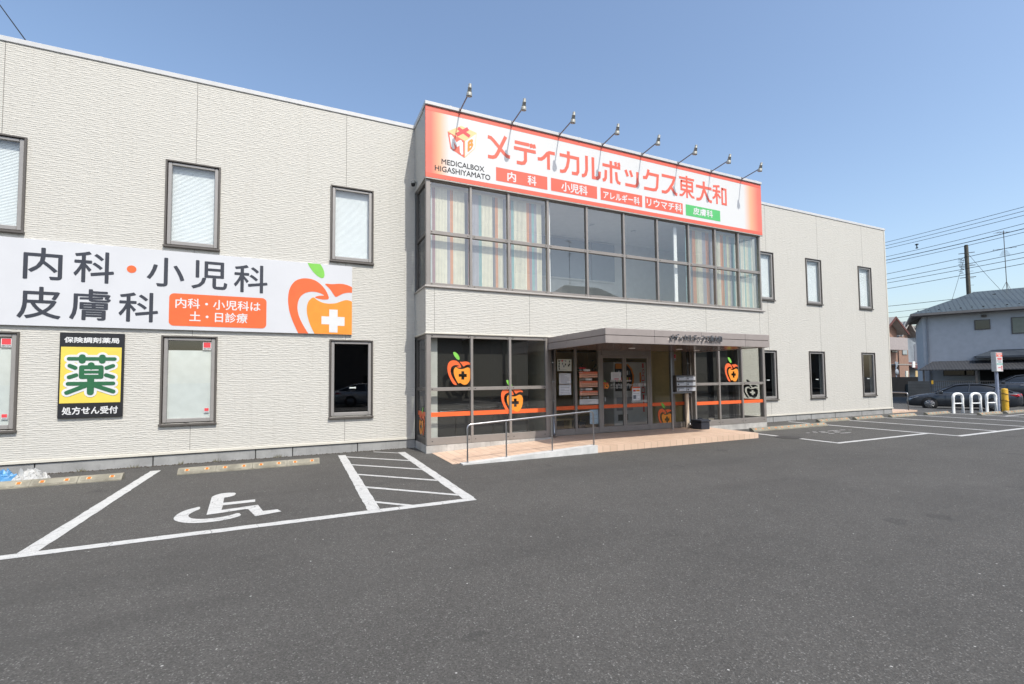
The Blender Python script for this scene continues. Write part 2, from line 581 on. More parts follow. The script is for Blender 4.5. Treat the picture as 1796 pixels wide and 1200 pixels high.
def clip(pts, u1=None, v1=None, v0=None):
    def half(ps, ax, lim, keep_less):
        out = []
        for i, a in enumerate(ps):
            b = ps[(i + 1) % len(ps)]
            ia = (a[ax] <= lim) == keep_less
            ib = (b[ax] <= lim) == keep_less
            if ia: out.append(a)
            if ia != ib:
                t = (lim - a[ax]) / (b[ax] - a[ax])
                out.append((a[0] + (b[0] - a[0]) * t, a[1] + (b[1] - a[1]) * t))
        return out
    if u1 is not None: pts = half(pts, 0, u1, True)
    if v1 is not None: pts = half(pts, 1, v1, True)
    if v0 is not None: pts = half(pts, 1, v0, False)
    return pts
A_RL = [(905,487),(880,430),(850,395),(810,366),(765,354),(715,355),(670,372),(640,405),(622,450),(618,510),(625,570),(642,625),(668,685),(700,745),(738,795),(770,811),(815,809),(785,765),(748,712),(712,655),(688,600),(681,550),(688,505),(705,475),(735,452),(780,440),(830,445),(872,464),(835,465),(795,478),(825,488),(860,492)]
A_RR = [(862,380),(920,382),(960,376),(1000,374),(1040,382),(1085,402),(1104,425),(1096,446),(1069,432),(1040,432),(1005,440),(975,455),(948,472),(930,450),(905,415)]
A_OR = [(792,478),(820,500),(860,515),(905,518),(950,512),(985,497),(1020,485),(1050,487),(1085,505),(1108,560),(1104,640),(1085,710),(1055,765),(1010,808),(955,811),(915,795),(877,768),(850,782),(838,785),(815,750),(785,700),(762,650),(746,590),(745,545),(755,510),(775,488)]
A_LF = [(742,238),(735,205),(755,196),(785,205),(815,225),(842,255),(862,290),(868,325),(860,343),(845,346),(815,332),(785,305),(760,272)]
A_CR = [(902,557),(962,557),(962,606),(1012,606),(1012,667),(962,667),(962,714),(902,714),(902,660),(848,660),(848,606),(902,606)]
def apple(mb, fn, cols, hole=True, u1=None, v1=None, v0=None, cross=None):
    """apple emblem; fn maps (u, v) with v downward to a point; cols = material indices red, amber, green"""
    nz = lambda p: [((x - 618) / 490, (y - 354) / 457) for x, y in p]
    for pts, c in ((A_RL, cols[0]), (A_RR, cols[0]), (A_OR, cols[1]), (A_LF, cols[2])):
        p = clip(smooth_loop(nz(pts)), u1, v1, v0)
        if len(p) < 3: continue
        h = [[fn(*q) for q in nz(A_CR)]] if (hole and pts is A_OR and u1 is None and v0 is None) else ()
        mb.poly([fn(*q) for q in p], c, h)
    if cross is not None:
        mb.poly([Vector(fn(*q)) + Vector((0, -0.002, 0)) for q in nz(A_CR)], cross)

def wall_xz(mb, x0, x1, z0, z1, holes, y0, y1, mi=None):
    """wall facing -Y with rectangular openings: front, back and reveals"""
    xs = sorted({x0, x1, *[h[0] for h in holes], *[h[1] for h in holes]})
    zs = sorted({z0, z1, *[h[2] for h in holes], *[h[3] for h in holes]})
    for a, b in zip(xs, xs[1:]):
        for c, d in zip(zs, zs[1:]):
            mx, mz = (a + b) / 2, (c + d) / 2
            if any(h[0] < mx < h[1] and h[2] < mz < h[3] for h in holes): continue
            mb.quad((a, y0, c), (b, y0, c), (b, y0, d), (a, y0, d), mi)
            mb.quad((b, y1, c), (a, y1, c), (a, y1, d), (b, y1, d), mi)
    for a, b, c, d in holes + [(x0, x1, z0, z1)]:
        mb.quad((a, y0, c), (a, y1, c), (a, y1, d), (a, y0, d), mi)
        mb.quad((b, y0, c), (b, y0, d), (b, y1, d), (b, y1, c), mi)
        mb.quad((a, y0, c), (b, y0, c), (b, y1, c), (a, y1, c), mi)
        mb.quad((a, y0, d), (a, y1, d), (b, y1, d), (b, y0, d), mi)

# ------------------------------------------------------------------ ground
g = MB()
xs = [-400, -60, -20, 0, 12, 24, 27.6, 30.2, 60, 120, 500]
ys = [-500, -120, -40, -12, 0, 12, 40, 120, 600]
gz = lambda x: 0.0 if x <= 27.6 else -0.27
for a, b in zip(xs, xs[1:]):
    for c, d in zip(ys, ys[1:]):
        g.quad((a, c, gz(a)), (b, c, gz(b)), (b, d, gz(b)), (a, d, gz(a)))
struct(g, 'ground', ASP)

def line(pts, name='parking_line', m=PNT, z=0.004):
    k = MB()
    k.poly([(x, y, z) for x, y in pts])
    return struct(k, name, m)
def ragged(pts, step=0.12, amp=0.006):
    out = []
    for i, a in enumerate(pts):
        b = pts[(i + 1) % len(pts)]
        L = math.hypot(b[0] - a[0], b[1] - a[1])
        n = max(1, int(L / step))
        for j in range(n):
            t = (j + (random.uniform(-.3, .3) if j else 0)) / n
            out.append((a[0] + (b[0] - a[0]) * t + random.uniform(-amp, amp), a[1] + (b[1] - a[1]) * t + random.uniform(-amp, amp)))
    return out
def bar(x0, x1, y0, y1, **kw):
    return line(ragged([(x0, y0), (x1, y0), (x1, y1), (x0, y1)]), **kw)
# left wheelchair bay
bar(-9.5, 1.28, -5.40, -5.255)
bar(-3.535, -3.375, -5.255, -0.62)
bar(-0.175, -0.015, -5.255, -0.40)
bar(1.12, 1.285, -5.255, -0.60)
for y in (-0.69, -1.73, -2.79, -3.88):
    line(ragged([(-0.015, y + 0.05), (-0.015, y - 0.06), (1.12, y - 1.18), (1.12, y - 1.07)]))
line([(-0.015, -4.82), (-0.015, -4.92), (0.31, -5.255), (0.42, -5.255)])
line([(0.62, -0.20), (0.62, -0.27), (1.12, -0.74), (1.12, -0.66)])
wl = [(-2.2,-4.03),(-2.25,-4.07),(-2.31,-4.12),(-2.37,-4.22),(-2.4,-4.36),(-2.4,-4.51),(-2.37,-4.62),(-2.3,-4.73),(-2.21,-4.82),(-2.1,-4.88),(-1.97,-4.91),(-1.84,-4.9),(-1.73,-4.85),(-1.64,-4.76),(-1.69,-4.6),(-1.76,-4.68),(-1.86,-4.73),(-1.99,-4.74),(-2.11,-4.7),(-2.19,-4.63),(-2.24,-4.53),(-2.26,-4.43),(-2.24,-4.32),(-2.21,-4.24),(-2.175,-4.17)]
bd = [(-2.05,-4.53),(-2.14,-3.49),(-2.11,-3.38),(-2.05,-3.31),(-1.96,-3.30),(-1.87,-3.34),(-1.84,-3.42),(-1.85,-3.53),(-1.9,-3.6),(-1.97,-3.62),(-1.94,-3.95),(-1.55,-3.94),(-1.54,-4.09),(-1.925,-4.1),(-1.91,-4.36),(-1.64,-4.31),(-1.49,-4.29),(-1.41,-4.66),(-1.24,-4.66),(-1.19,-4.79),(-1.48,-4.88),(-1.59,-4.48),(-1.63,-4.45),(-1.89,-4.51)]
k = MB()
k.poly([(x, y, 0.004) for x, y in smooth_loop(wl, 1)])
k.poly([(x, y, 0.004) for x, y in bd])
struct(k, 'wheelchair_symbol', PNT)
# right bays
bar(11.20, 11.34, -2.85, -1.95)
bar(11.20, 11.34, -4.30, -3.30)
bar(11.20, 15.55, -4.43, -4.30)
bar(15.38, 15.52, -4.30, -0.2)
bar(15.38, 15.52, -5.0, -4.43)
bar(15.38, 30.0, -5.14, -5.0)
for x in (17.78, 20.08, 22.3, 24.55):
    bar(x - 0.07, x + 0.07, -5.0, -0.7)
bar(24.62, 30.0, -2.95, -2.85)
# worn symbol in the small bay on the right
k = MB()
def wpt(px, py):
    return (12.62 + (px - 270) / 1170 * 1.9, -2.55 - (py - 0) * 1.35, 0.004)
for a, b, c in ((270, 370, 0.10), (400, 520, 0.16), (560, 660, 0.02), (500, 760, 0.24), (640, 830, 0.10), (760, 960, 0.34), (860, 1180, 0.12), (900, 1100, 0.22), (1200, 1370, 0.14), (1380, 1440, 0.22), (470, 650, 0.42), (700, 1040, 0.5)):
    pts = []
    for i in range(14):
        t = 2 * PI * i / 14
        p = wpt((a + b) / 2 + (b - a) / 2 * math.cos(t), c + 0.035 * math.sin(t))
        pts.append((p[0], p[1], p[2] + 0.0006 * len(k.f) / 20))
    k.poly(pts)
struct(k, 'worn_wheelchair_symbol', PNTW)
# tarred manhole patch between the two pieces of line
k = MB()
k.lathe([(0.0, 0.0), (0.30, 0.0), (0.33, 0.0), (0.33, 0.003)], (11.25, -3.08, 0.003), n=28)
struct(k, 'manhole_cover', mat('worn_iron', (0.055, 0.052, 0.05), 0.6, 0.4, 0.3, 40))
# bays across the lot, behind the photographer, mirrored in the glass
for x in range(0, 34, 3):
    bar(x - 0.07, x + 0.07, -21.5, -16.5)
bar(-0.07, 33.07, -16.5, -16.36)

# entrance: ramp, step, kerb
k = MB()
k.prism([(1.80, -2.62, 0.006), (5.14, -2.62, 0.140), (5.14, -2.62, -0.05), (1.80, -2.62, -0.05)], (0, 1.54, 0))
k.box(5.14, 10.45, -2.78, -1.08, -0.05, 0.140)
k.box(4.86, 9.95, -1.08, 4.6, -0.05, 0.135)
struct(k, 'entrance_step', TILE)
k = MB()
for a, b in ((1.95, 3.05), (3.056, 5.14)):
    za, zb = 0.02 + (a - 1.95) / 3.19 * 0.15, 0.02 + (b - 1.95) / 3.19 * 0.15
    k.prism([(a, -2.82, -0.05), (b, -2.82, -0.05), (b, -2.82, zb), (a, -2.82, za)], (0, 0.2, 0))
struct(k, 'ramp_kerb', KERBM)
k = MB()
k.box(22.75, 24.75, 0.05, 4.0, -0.05, 0.07)
struct(k, 'side_step', TILE)

# ------------------------------------------------------------------ clinic building
BLD = thing('clinic_building', (8.0, 3.0, 0.0), 'two storey cream clinic building with projecting glazed entrance bay and flat roof', 'building')
ZT, ZPB = 8.10, 0.225
BX0, BX1, BY = 1.655, 13.12, -1.08
WINW = [('u', -6.66, -5.70, 'blind'), ('u', -3.555, -2.575, 'blind'), ('u', -0.352, 0.636, 'blind'),
        ('u', 14.24, 15.20, 'blind'), ('u', 17.09, 18.05, 'blind'), ('u', 20.54, 21.49, 'blind'),
        ('l', -6.66, -5.70, 'film'), ('l', -3.555, -2.575, 'film'), ('l', -0.352, 0.636, 'open'),
        ('l', 14.24, 15.20, 'open'), ('l', 17.09, 18.05, 'open'), ('l', 20.54, 21.49, 'open')]
ZW = {'u': (4.497, 6.322), 'l': (0.810, 2.643)}
I = 0.03
def hole(w):
    return (w[1] + I, w[2] - I, ZW[w[0]][0] + I, ZW[w[0]][1] - I)
k = MB()
wall_xz(k, -11.0, BX0, ZPB, ZT, [hole(w) for w in WINW if w[1] < 2], 0.0, 0.2)
k.quad((-11.0, 0, ZPB), (-11, 10, ZPB), (-11, 10, ZT), (-11, 0, ZT))
k.build('wall', SID, BLD)
k = MB()
wall_xz(k, BX1, 22.66, ZPB, ZT, [hole(w) for w in WINW if w[1] > 2], 0.0, 0.2)
k.quad((22.66, 0, ZPB), (22.66, 10, ZPB), (22.66, 10, ZT), (22.66, 0, ZT))
k.build('wall', SID, BLD)
k = MB()
k.quad((-11, 10, 0), (22.66, 10, 0), (22.66, 10, ZT), (-11, 10, ZT))
k.quad((-11, 0.2, 7.7), (22.66, 0.2, 7.7), (22.66, 10, 7.7), (-11, 10, 7.7))
k.quad((BX0, BY, 7.7), (BX1, BY, 7.7), (BX1, 0.2, 7.7), (BX0, 0.2, 7.7))
k.build('roof', COPE, BLD)
# bay upper side walls behind the sign, spandrel band between the glazing
k = MB()
k.box(BX0, BX1, BY, BY + 0.12, 6.44, ZT)
k.box(BX0, BX0 + 0.12, BY + 0.12, 0.0, 6.44, ZT)
k.box(BX1 - 0.12, BX1, BY + 0.12, 0.0, 6.44, ZT)
k.build('bay_wall', SID, BLD)
k = MB()
k.box(BX0, BX1, BY, BY + 0.12, 2.785, 3.83)
k.box(BX0, BX0 + 0.12, BY + 0.12, 0.0, 2.785, 3.83)
k.box(BX1 - 0.12, BX1, BY + 0.12, 0.0, 2.785, 3.83)
k.build('bay_wall', SID, BLD)
k = MB()   # grey sill above and cream flashing below the band
k.bbox(BX0 - 0.03, BX1 + 0.05, BY - 0.05, 0.0 - 0.002, 3.832, 3.875, 0.008)
k.build('sill', TRIMG, BLD)
k = MB()
k.bbox(BX0 - 0.02, BX1 + 0.02, BY - 0.03, -0.002, 2.742, 2.783, 0.008)
k.build('flashing', TRIMC, BLD)
k = MB()
k.bbox(-11, BX0 - 0.003, -0.03, -0.001, ZPB - 0.012, ZPB + 0.045, 0.006)
k.build('base_flashing', TRIMC, BLD)
k = MB()
k.bbox(BX1 + 0.003, 22.69, -0.03, -0.001, ZPB - 0.012, ZPB + 0.045, 0.006)
k.build('base_flashing', TRIMC, BLD)
# corner trim of the siding
k = MB()
k.box(22.60, 22.675, -0.012, -0.001, ZPB + 0.05, ZT)
k.build('corner_trim', TRIMC, BLD)
# foundation
for x0, x1, js in ((-11, BX0, (-9, -7.25, -5.43, -3.645, -1.83, -1.1, 0.29)), (BX1, 22.64, (14.9, 16.2, 17.1, 18.6, 20.4, 22.0))):
    k = MB()
    k.box(x0, x1, 0.004, 0.2, -0.1, ZPB - 0.014)
    if x0 > 0: k.box(22.44, 22.64, 0.201, 10, -0.1, ZPB - 0.014)
    for x in js:
        k.box(x - 0.010, x + 0.010, 0.001, 0.03, 0, ZPB - 0.016, 1)
    k.box(x0, x1, -0.001, 0.03, ZPB - 0.026, ZPB - 0.014, 1)
    k.build('foundation', [CONC, DARK], BLD)
# stone base under the bay
for side in (0, 1):
    k = MB()
    for a, b in (((1.665, 2.15), (2.152, 3.25), (3.252, 4.3), (4.302, 4.93)), ((9.93, 10.9), (10.902, 12.1), (12.102, 13.12)))[side]:
        k.bbox(a, b, BY + 0.005, BY + 0.15, -0.05, 0.175, 0.006)
    if side:
        k.bbox(12.98, 13.115, BY + 0.152, 0.02, -0.05, 0.175, 0.006)
    else:
        k.bbox(1.665, 1.80, BY + 0.152, -0.6, -0.05, 0.175, 0.006)
        k.bbox(1.665, 1.80, -0.598, 0.02, -0.05, 0.175, 0.006)
    k.build('stone_base', STONE, BLD)
# siding joints
def seam(x, z0, z1, y=0.0):
    k = MB()
    k.box(x - 0.005, x + 0.005, y - 0.0015, y + 0.01, z0, z1)
    k.build('siding_joint', JOINT, BLD)
for x in (-6.06, -3.03, 0.0, 14.83, 17.88, 20.92):
    seam(x, ZPB + 0.05, ZW['l'][0])
    seam(x, ZW['l'][1], ZW['u'][0])
    seam(x, ZW['u'][1], ZT)
for x in (1.86, 4.345, 7.42, 10.49, 12.92):
    seam(x, 2.786, 3.83, BY)
seam(BX1 + 0.12, ZPB + .05, ZT)
# parapet caps
k = MB()
k.bbox(-11.05, BX0 - 0.03, -0.022, 0.24, ZT, ZT + 0.10, 0.008)
for x in [-8.3 + 3.64 * i for i in range(3)]:
    k.box(x - 0.03, x + 0.03, -0.025, 0.0, ZT + 0.006, ZT + 0.102)
k.build('parapet_cap', COPE, BLD)
k = MB()
k.bbox(BX1 + 0.03, 22.72, -0.022, 0.24, ZT, ZT + 0.10, 0.008)
k.bbox(22.45, 22.72, 0.242, 10, ZT, ZT + 0.10, 0.01)
for x in (15.7, 19.3):
    k.box(x - 0.03, x + 0.03, -0.025, 0.0, ZT + 0.006, ZT + 0.102)
k.build('parapet_cap', COPE, BLD)
k = MB()
k.bbox(BX0 - 0.03, BX1 + 0.03, BY - 0.085, BY + 0.2, ZT + 0.04, ZT + 0.13, 0.01)
k.bbox(BX0 - 0.03, BX0 + 0.2, BY + 0.202, 0.24, ZT + 0.005, ZT + 0.125, 0.01)
k.bbox(BX1 - 0.2, BX1 + 0.03, BY + 0.202, 0.24, ZT + 0.005, ZT + 0.125, 0.01)
for x in (2.25, 5.9, 9.5, 12.85):
    k.box(x - 0.03, x + 0.03, BY - 0.088, BY, ZT + 0.046, ZT + 0.132)
k.build('parapet_cap', COPE, BLD)

# windows of the two wings
HND = mat('white_handle', (0.75, 0.75, 0.74), 0.4)
def window(w):
    lv, x0, x1, kind = w
    z0, z1 = ZW[lv]
    k = MB()
    t = 0.034
    # outer frame proud of the siding
    k.bbox(x0, x0 + t, -0.035, 0.10, z0, z1, 0.006, 0)
    k.bbox(x1 - t, x1, -0.035, 0.10, z0, z1, 0.006, 0)
    k.bbox(x0 + t, x1 - t, -0.035, 0.10, z1 - t, z1, 0.006, 0)
    k.bbox(x0 - 0.012, x1 + 0.012, -0.065, 0.10, z0 - 0.02, z0 + t - 0.01, 0.006, 0)
    # sash
    a, b, c, d = x0 + t + 0.008, x1 - t - 0.008, z0 + t + 0.012, z1 - t - 0.008
    s = 0.07
    k.bbox(a, a + s, -0.005, 0.07, c, d, 0.008, 1)
    k.bbox(b - s, b, -0.005, 0.07, c, d, 0.008, 1)
    k.bbox(a + s, b - s, -0.005, 0.07, d - s * .8, d, 0.008, 1)
    k.bbox(a + s, b - s, -0.005, 0.07, c, c + s * 1.15, 0.008, 1)
    fr = k.build('window', [FRDK, SASH], BLD)
    gx0, gx1, gz0, gz1 = a + s, b - s, c + s * 1.15, d - s * .8
    p = MB()
    p.quad((gx0, 0.03, gz0), (gx1, 0.03, gz0), (gx1, 0.03, gz1), (gx0, 0.03, gz1))
    p.build('pane', GLS, fr)
    if kind == 'blind':
        p = MB()
        z = gz0 - 0.01
        while z < gz1 + 0.02:
            p.add([(gx0 - .03, 0.106, z), (gx1 + .03, 0.106, z), (gx1 + .03, 0.117, z + 0.028), (gx0 - .03, 0.117, z + 0.028)], [(0, 1, 2, 3)])
            z += 0.028
        p.build('blind', BLIND, fr)
    elif kind == 'film':
        p = MB()
        top = gz1 - 0.20
        rect(p, gx0, gx1, gz0 - .01, top, 0.052)
        p.build('blind', FILM, fr)
        st = MB()
        sx, sz = gx1 - 0.155, gz1 - 0.02
        rect(st, sx, sx + .15, sz - .17, sz, 0.024, 0)
        rect(st, sx + .012, sx + .138, sz - .118, sz - .010, 0.022, 1)
        text(st, 'SECOM', sx + .012, sx + .138, sz - .158, sz - .128, 0.022, 0.02, 2)
        st.build('security_sticker', [WHITE, DRED, BLACK], fr)
        st = MB()
        sx, sz = gx1 - 0.11, gz0 + 0.20
        rect(st, sx, sx + .085, sz - .10, sz, 0.024, 0)
        rect(st, sx + .005, sx + .08, sz - .066, sz - .005, 0.022, 1)
        rect(st, sx + .008, sx + .077, sz - .092, sz - .074, 0.022, 2)
        st.build('security_sticker', [WHITE, DRED, GREYT], fr)
    else:
        p = MB()
        hx = (gx0 + gx1) / 2 + (0.08 if x0 > 2 else 0.05)
        hz = gz0 + 0.60 if x0 > 2 else gz0 + 0.57
        p.bbox(hx - 0.09, hx + 0.06, 0.055, 0.08, hz - 0.016, hz + 0.016, 0.006)
        p.bbox(hx + 0.03, hx + 0.06, 0.05, 0.10, hz - 0.022, hz + 0.022, 0.006)
        p.build('handle', HND, fr)
    return fr
for w in WINW:
    window(w)

# ---- interior shells
k = MB()
def room(x0, x1, y0, y1, z0, z1, wall=0, floor=1, ceil=2, right=None, left=None, sy=None):
    sy = y0 if sy is None else sy
    k.quad((x0, y0, z0), (x1, y0, z0), (x1, y1, z0), (x0, y1, z0), floor)
    k.quad((x0, y0, z1), (x0, y1, z1), (x1, y1, z1), (x1, y0, z1), ceil)
    k.quad((x0, y1, z0), (x1, y1, z0), (x1, y1, z1), (x0, y1, z1), wall)
    k.quad((x0, sy if left is None else y0, z0), (x0, y1, z0), (x0, y1, z1), (x0, sy if left is None else y0, z1), wall if left is None else left)
    k.quad((x1, sy if right is None else y0, z0), (x1, sy if right is None else y0, z1), (x1, y1, z1), (x1, y1, z0), wall if right is None else right)
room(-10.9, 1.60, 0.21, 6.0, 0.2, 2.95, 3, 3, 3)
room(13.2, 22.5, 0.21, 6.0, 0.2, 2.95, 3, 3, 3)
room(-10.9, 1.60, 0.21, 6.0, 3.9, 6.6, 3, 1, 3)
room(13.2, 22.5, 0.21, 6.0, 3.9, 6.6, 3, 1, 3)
# ground floor: lobby with two side lobbies
room(5.02, 9.86, -0.62, 4.5, 0.141, 2.72, 0, 1, 2)
room(1.68, 4.88, BY + 0.12, 4.5, 0.18, 2.70, 3, 1, 3, 7, None, -0.02)
room(9.97, 13.10, BY + 0.12, 1.2, 0.18, 2.70, 3, 1, 3, None, 0, -0.02)
k.box(4.90, 4.98, BY + 0.11, -0.62, 0.18, 2.70, 6)
k.box(9.90, 9.955, BY + 0.11, -0.62, 0.18, 2.70, 6)
# upper hall
room(1.68, 13.10, BY + 0.12, 1.6, 3.878, 6.42, 4, 5, 2, None, None, -0.02)
k.build('interior', [INTW, INTF, CEIL, INTD, INTG, mat('pale_vinyl_floor', (0.46, 0.455, 0.44), 0.5), FRAME, mat('dim_partition', (0.33, 0.30, 0.23), 0.8)], BLD)
# upper hall back windows and partition panels, lobby door
k = MB()
BLUEG = mat('blue_grey_panel', (0.16, 0.19, 0.23), 0.25, 0, 0.06)
for a, b in ((5.2, 6.45), (6.5, 8.05), (8.1, 9.05)):
    k = MB()
    k.box(a, b, 1.53, 1.585, 5.02, 6.33, 0)
    k.box(a - .02, b + .02, 1.52, 1.529, 4.97, 5.018, 1)
    k.build('interior_window', [BLUEG, INTG], BLD)
for x in (5.6, 7.2, 8.8):
    k = MB()
    k.lathe([(0.0, 0.0), (0.07, 0.0), (0.085, -.012), (0.0, -.012)], (x, 0.2, 6.415), n=16)
    k.build('ceiling_light', INTG, BLD)
DWD = mat('dark_wood_door', (0.06, 0.042, 0.033), 0.5)
for a, b in ((5.35, 6.0), (7.3, 8.3)):
    k = MB()
    k.box(a, b, 4.43, 4.48, 0.15, 2.15, 0)
    k.build('interior_door', DWD, BLD)

# ---- bay glazing
def glazing(name, cols, rails, y, parent=BLD, mw=0.062, side=None):
    """posts at cols, horizontal rails (z0, z1); frame sits proud of the glass plane y"""
    k = MB()
    zlo, zhi = rails[0][0], rails[-1][1]
    for i, x in enumerate(cols):
        w = mw * (1.7 if (i == 0 and side == 'L') or (i == len(cols) - 1 and side == 'R') else 1.0)
        k.bbox(x - w / 2, x + w / 2, y - 0.005, y + 0.10, zlo, zhi, 0.005, 0)
    for a, b in zip(cols, cols[1:]):
        for j, (r0, r1) in enumerate(rails):
            k.bbox(a + mw / 2, b - mw / 2, y + (0.002 if j else 0.0), y + 0.09, r0, r1, 0.004, 0)
            if r1 - r0 > 0.05:
                for sx in (a + mw / 2 + 0.05, b - mw / 2 - 0.05):
                    k.box(sx - 0.014, sx + 0.014, y - 0.003, y + 0.01, (r0 + r1) / 2 - 0.008, (r0 + r1) / 2 + 0.008, 1)
    return k.build(name, [FRAME, DARK], parent)
UC = [1.72, 2.777, 3.789, 4.918, 6.141, 7.396, 8.621, 9.866, 10.987, 12.03, 13.04]
UR = [(3.877, 3.945), (5.10, 5.185), (6.36, 6.44)]
ub = glazing('bay_window', UC, UR, BY, side='L')
p = MB()
rect(p, 1.75, 13.02, 3.9, 6.42, BY + 0.045)
p.build('pane', GLSB, ub)
# striped vertical blinds
VC = [mat('blind_ice_blue', (0.50, 0.55, 0.55), .8), mat('blind_mauve', (0.36, 0.21, 0.22), .8), mat('blind_cream', (0.70, 0.67, 0.55), .8),
      mat('blind_lavender', (0.38, 0.37, 0.42), .8), mat('blind_orange', (0.64, 0.29, 0.14), .8), mat('blind_grey', (0.19, 0.19, 0.20), .8),
      mat('blind_teal', (0.23, 0.41, 0.42), .8), mat('blind_lime', (0.66, 0.66, 0.46), .8)]
def vblind(x0, seq, w, y):
    k = MB()
    x = x0
    for ch in seq:
        i = 'bmcloGtg'.index(ch)
        for a in (x, x + w / 2):
            b, tw = a + w / 2 - 0.0035, random.uniform(0.003, 0.008)
            k.add([(a, y - tw, 3.92), (b, y + tw, 3.92), (b, y + tw, 6.30), (a, y - tw, 6.30)], [(0, 1, 2, 3)], i)
        x += w
    k.box(x0, x, y + 0.005, y + 0.05, 6.30, 6.36, 2)
    return k.build('vertical_blind', VC, ub)
vblind(1.80, 'bmccccloccccG' + 'mllltccccGocclG' + 'mtcccccomtlccG', 0.0743, BY + 0.22)
vblind(9.93, 'tttGoogccclloo' + 'lltcgccootlgcl' + 'ttcgltcctgcttc', 0.0725, BY + 0.22)
for x0 in (4.97, 9.45):
    p = MB()
    p.box(x0, x0 + 0.12, BY + 0.2, BY + 0.24, 3.92, 6.3)
    p.build('blind_stack', BLIND, ub)
# side returns of the upper glazing
for x, s in ((BX0 + 0.03, 1), (BX1 - 0.03, -1)):
    k = MB()
    y0, y1 = BY + 0.06, -0.02
    for a, b in ((y0 + 0.05, y0 + 0.10), (y1 - 0.09, y1)):
        k.box(min(x, x + s * .08), max(x, x + s * .08), a, b, 3.877, 6.44)
    for r0, r1 in UR:
        k.box(min(x + s * .002, x + s * .07), max(x + s * .002, x + s * .07), y0 + 0.10, y1 - 0.09, r0, r1)
    f = k.build('side_window', FRDK, BLD)
    p = MB()
    xx = x + s * 0.03
    p.quad((xx, y0 + .1, 3.94), (xx, y1 - .09, 3.94), (xx, y1 - .09, 6.36), (xx, y0 + .1, 6.36))
    p.build('pane', GLSD, f)
    k = MB()
    k.box(min(x, x + s * .12), max(x, x + s * .12), y1 - 0.001, 0.1, 3.877, 6.44)
    k.build('jamb', FRDK, BLD)

# lower glazing left and right
LR = [(0.18, 0.345), (1.42, 1.50), (2.66, 2.74)]
LL = [1.725, 2.78, 3.791, 4.83]
RC = [9.976, 10.997, 12.016, 13.05]
lb = glazing('bay_window', LL, LR, BY, side='L')
rb = glazing('bay_window', RC, LR, BY, side='R')
for f, a, b in ((lb, 1.75, 4.81), (rb, 10.0, 13.02)):
    p = MB()
    rect(p, a, b, 0.25, 2.7, BY + 0.045)
    p.build('pane', GLSB, f)
    for c, d in zip((LL if f is lb else RC), (LL if f is lb else RC)[1:]):
        p = MB()
        rect(p, c + 0.031, d - 0.031, 0.822, 0.925, BY + 0.040)
        p.build('orange_stripe', ORNG, f)
p = MB()
p.box(2.02, 4.42, BY + 0.28, BY + 0.30, 0.19, 2.70)
p.build('roller_screen', SCREEN, lb)
p = MB()
p.box(1.84, 2.0, BY + 0.25, BY + 0.29, 0.19, 2.7)
p.build('white_screen', FILM, lb)
for x0, x1 in ((10.05, 10.78), (11.05, 11.70)):
    p = MB()
    p.box(x0, x1, BY + 0.28, BY + 0.30, 0.19, 2.70)
    p.build('roller_screen', SCREEN, rb)
def decal(parent, x0, x1, z0, z1, y, name='apple_decal', **kw):
    k = MB()
    apple(k, lambda u, v: (x0 + (x1 - x0) * u, y, z1 - (z1 - z0) * v), (0, 1, 2), **kw)
    return k.build(name, [ORNG, AMBER, LEAFG], parent)
decal(lb, 2.181, 2.775, 1.552, 2.135, BY + 0.038)
decal(lb, 3.55, 4.15, 0.860, 1.455, BY + 0.037)
decal(rb, 11.28, 11.88, 1.526, 2.105, BY + 0.038)
for x, s in ((BX0 + 0.03, 1), (BX1 - 0.03, -1)):
    k = MB()
    y0, y1 = BY + 0.06, -0.02
    for a, b in ((y0 + 0.05, y0 + 0.10), (y1 - 0.09, y1)):
        k.box(min(x, x + s * .08), max(x, x + s * .08), a, b, 0.18, 2.742)
    for r0, r1 in LR:
        k.box(min(x + s * .002, x + s * .07), max(x + s * .002, x + s * .07), y0 + 0.10, y1 - 0.09, r0, r1)
    f = k.build('side_window', FRDK if s > 0 else FRAME, BLD)
    p = MB()
    xx = x + s * 0.03
    p.quad((xx, y0 + .1, 0.3), (xx, y1 - .09, 0.3), (xx, y1 - .09, 2.66), (xx, y0 + .1, 2.66))
    p.build('pane', GLSB, f)
    p = MB()
    xo = xx - s * 0.005
    p.quad((xo, y0 + .1, 0.822), (xo, y1 - .09, 0.822), (xo, y1 - .09, 0.925), (xo, y0 + .1, 0.925))
    p.build('orange_stripe', ORNG, f)
    k = MB()
    yl = -0.80 if s > 0 else -0.42
    zl, zh = (0.36, 0.86) if s > 0 else (0.95, 1.42)
    if s > 0:
        apple(k, lambda u, v: (xo - 0.002, -0.22 - 0.55 * (1 - u), zh - (zh - zl) * v), (0, 1, 2))
        k.build('apple_decal', [ORNG, AMBER, LEAFG], f)
    else:
        apple(k, lambda u, v: (xo, -0.82 + 0.58 * (1 - u), zh - (zh - zl) * v), (0, 0, 0))
        k.build('apple_decal', [BLACK], f)
    k = MB()
    k.box(min(x, x + s * .12), max(x, x + s * .12), y1 - 0.001, 0.1, 0.18, 2.742)
    k.build('jamb', FRDK, BLD)

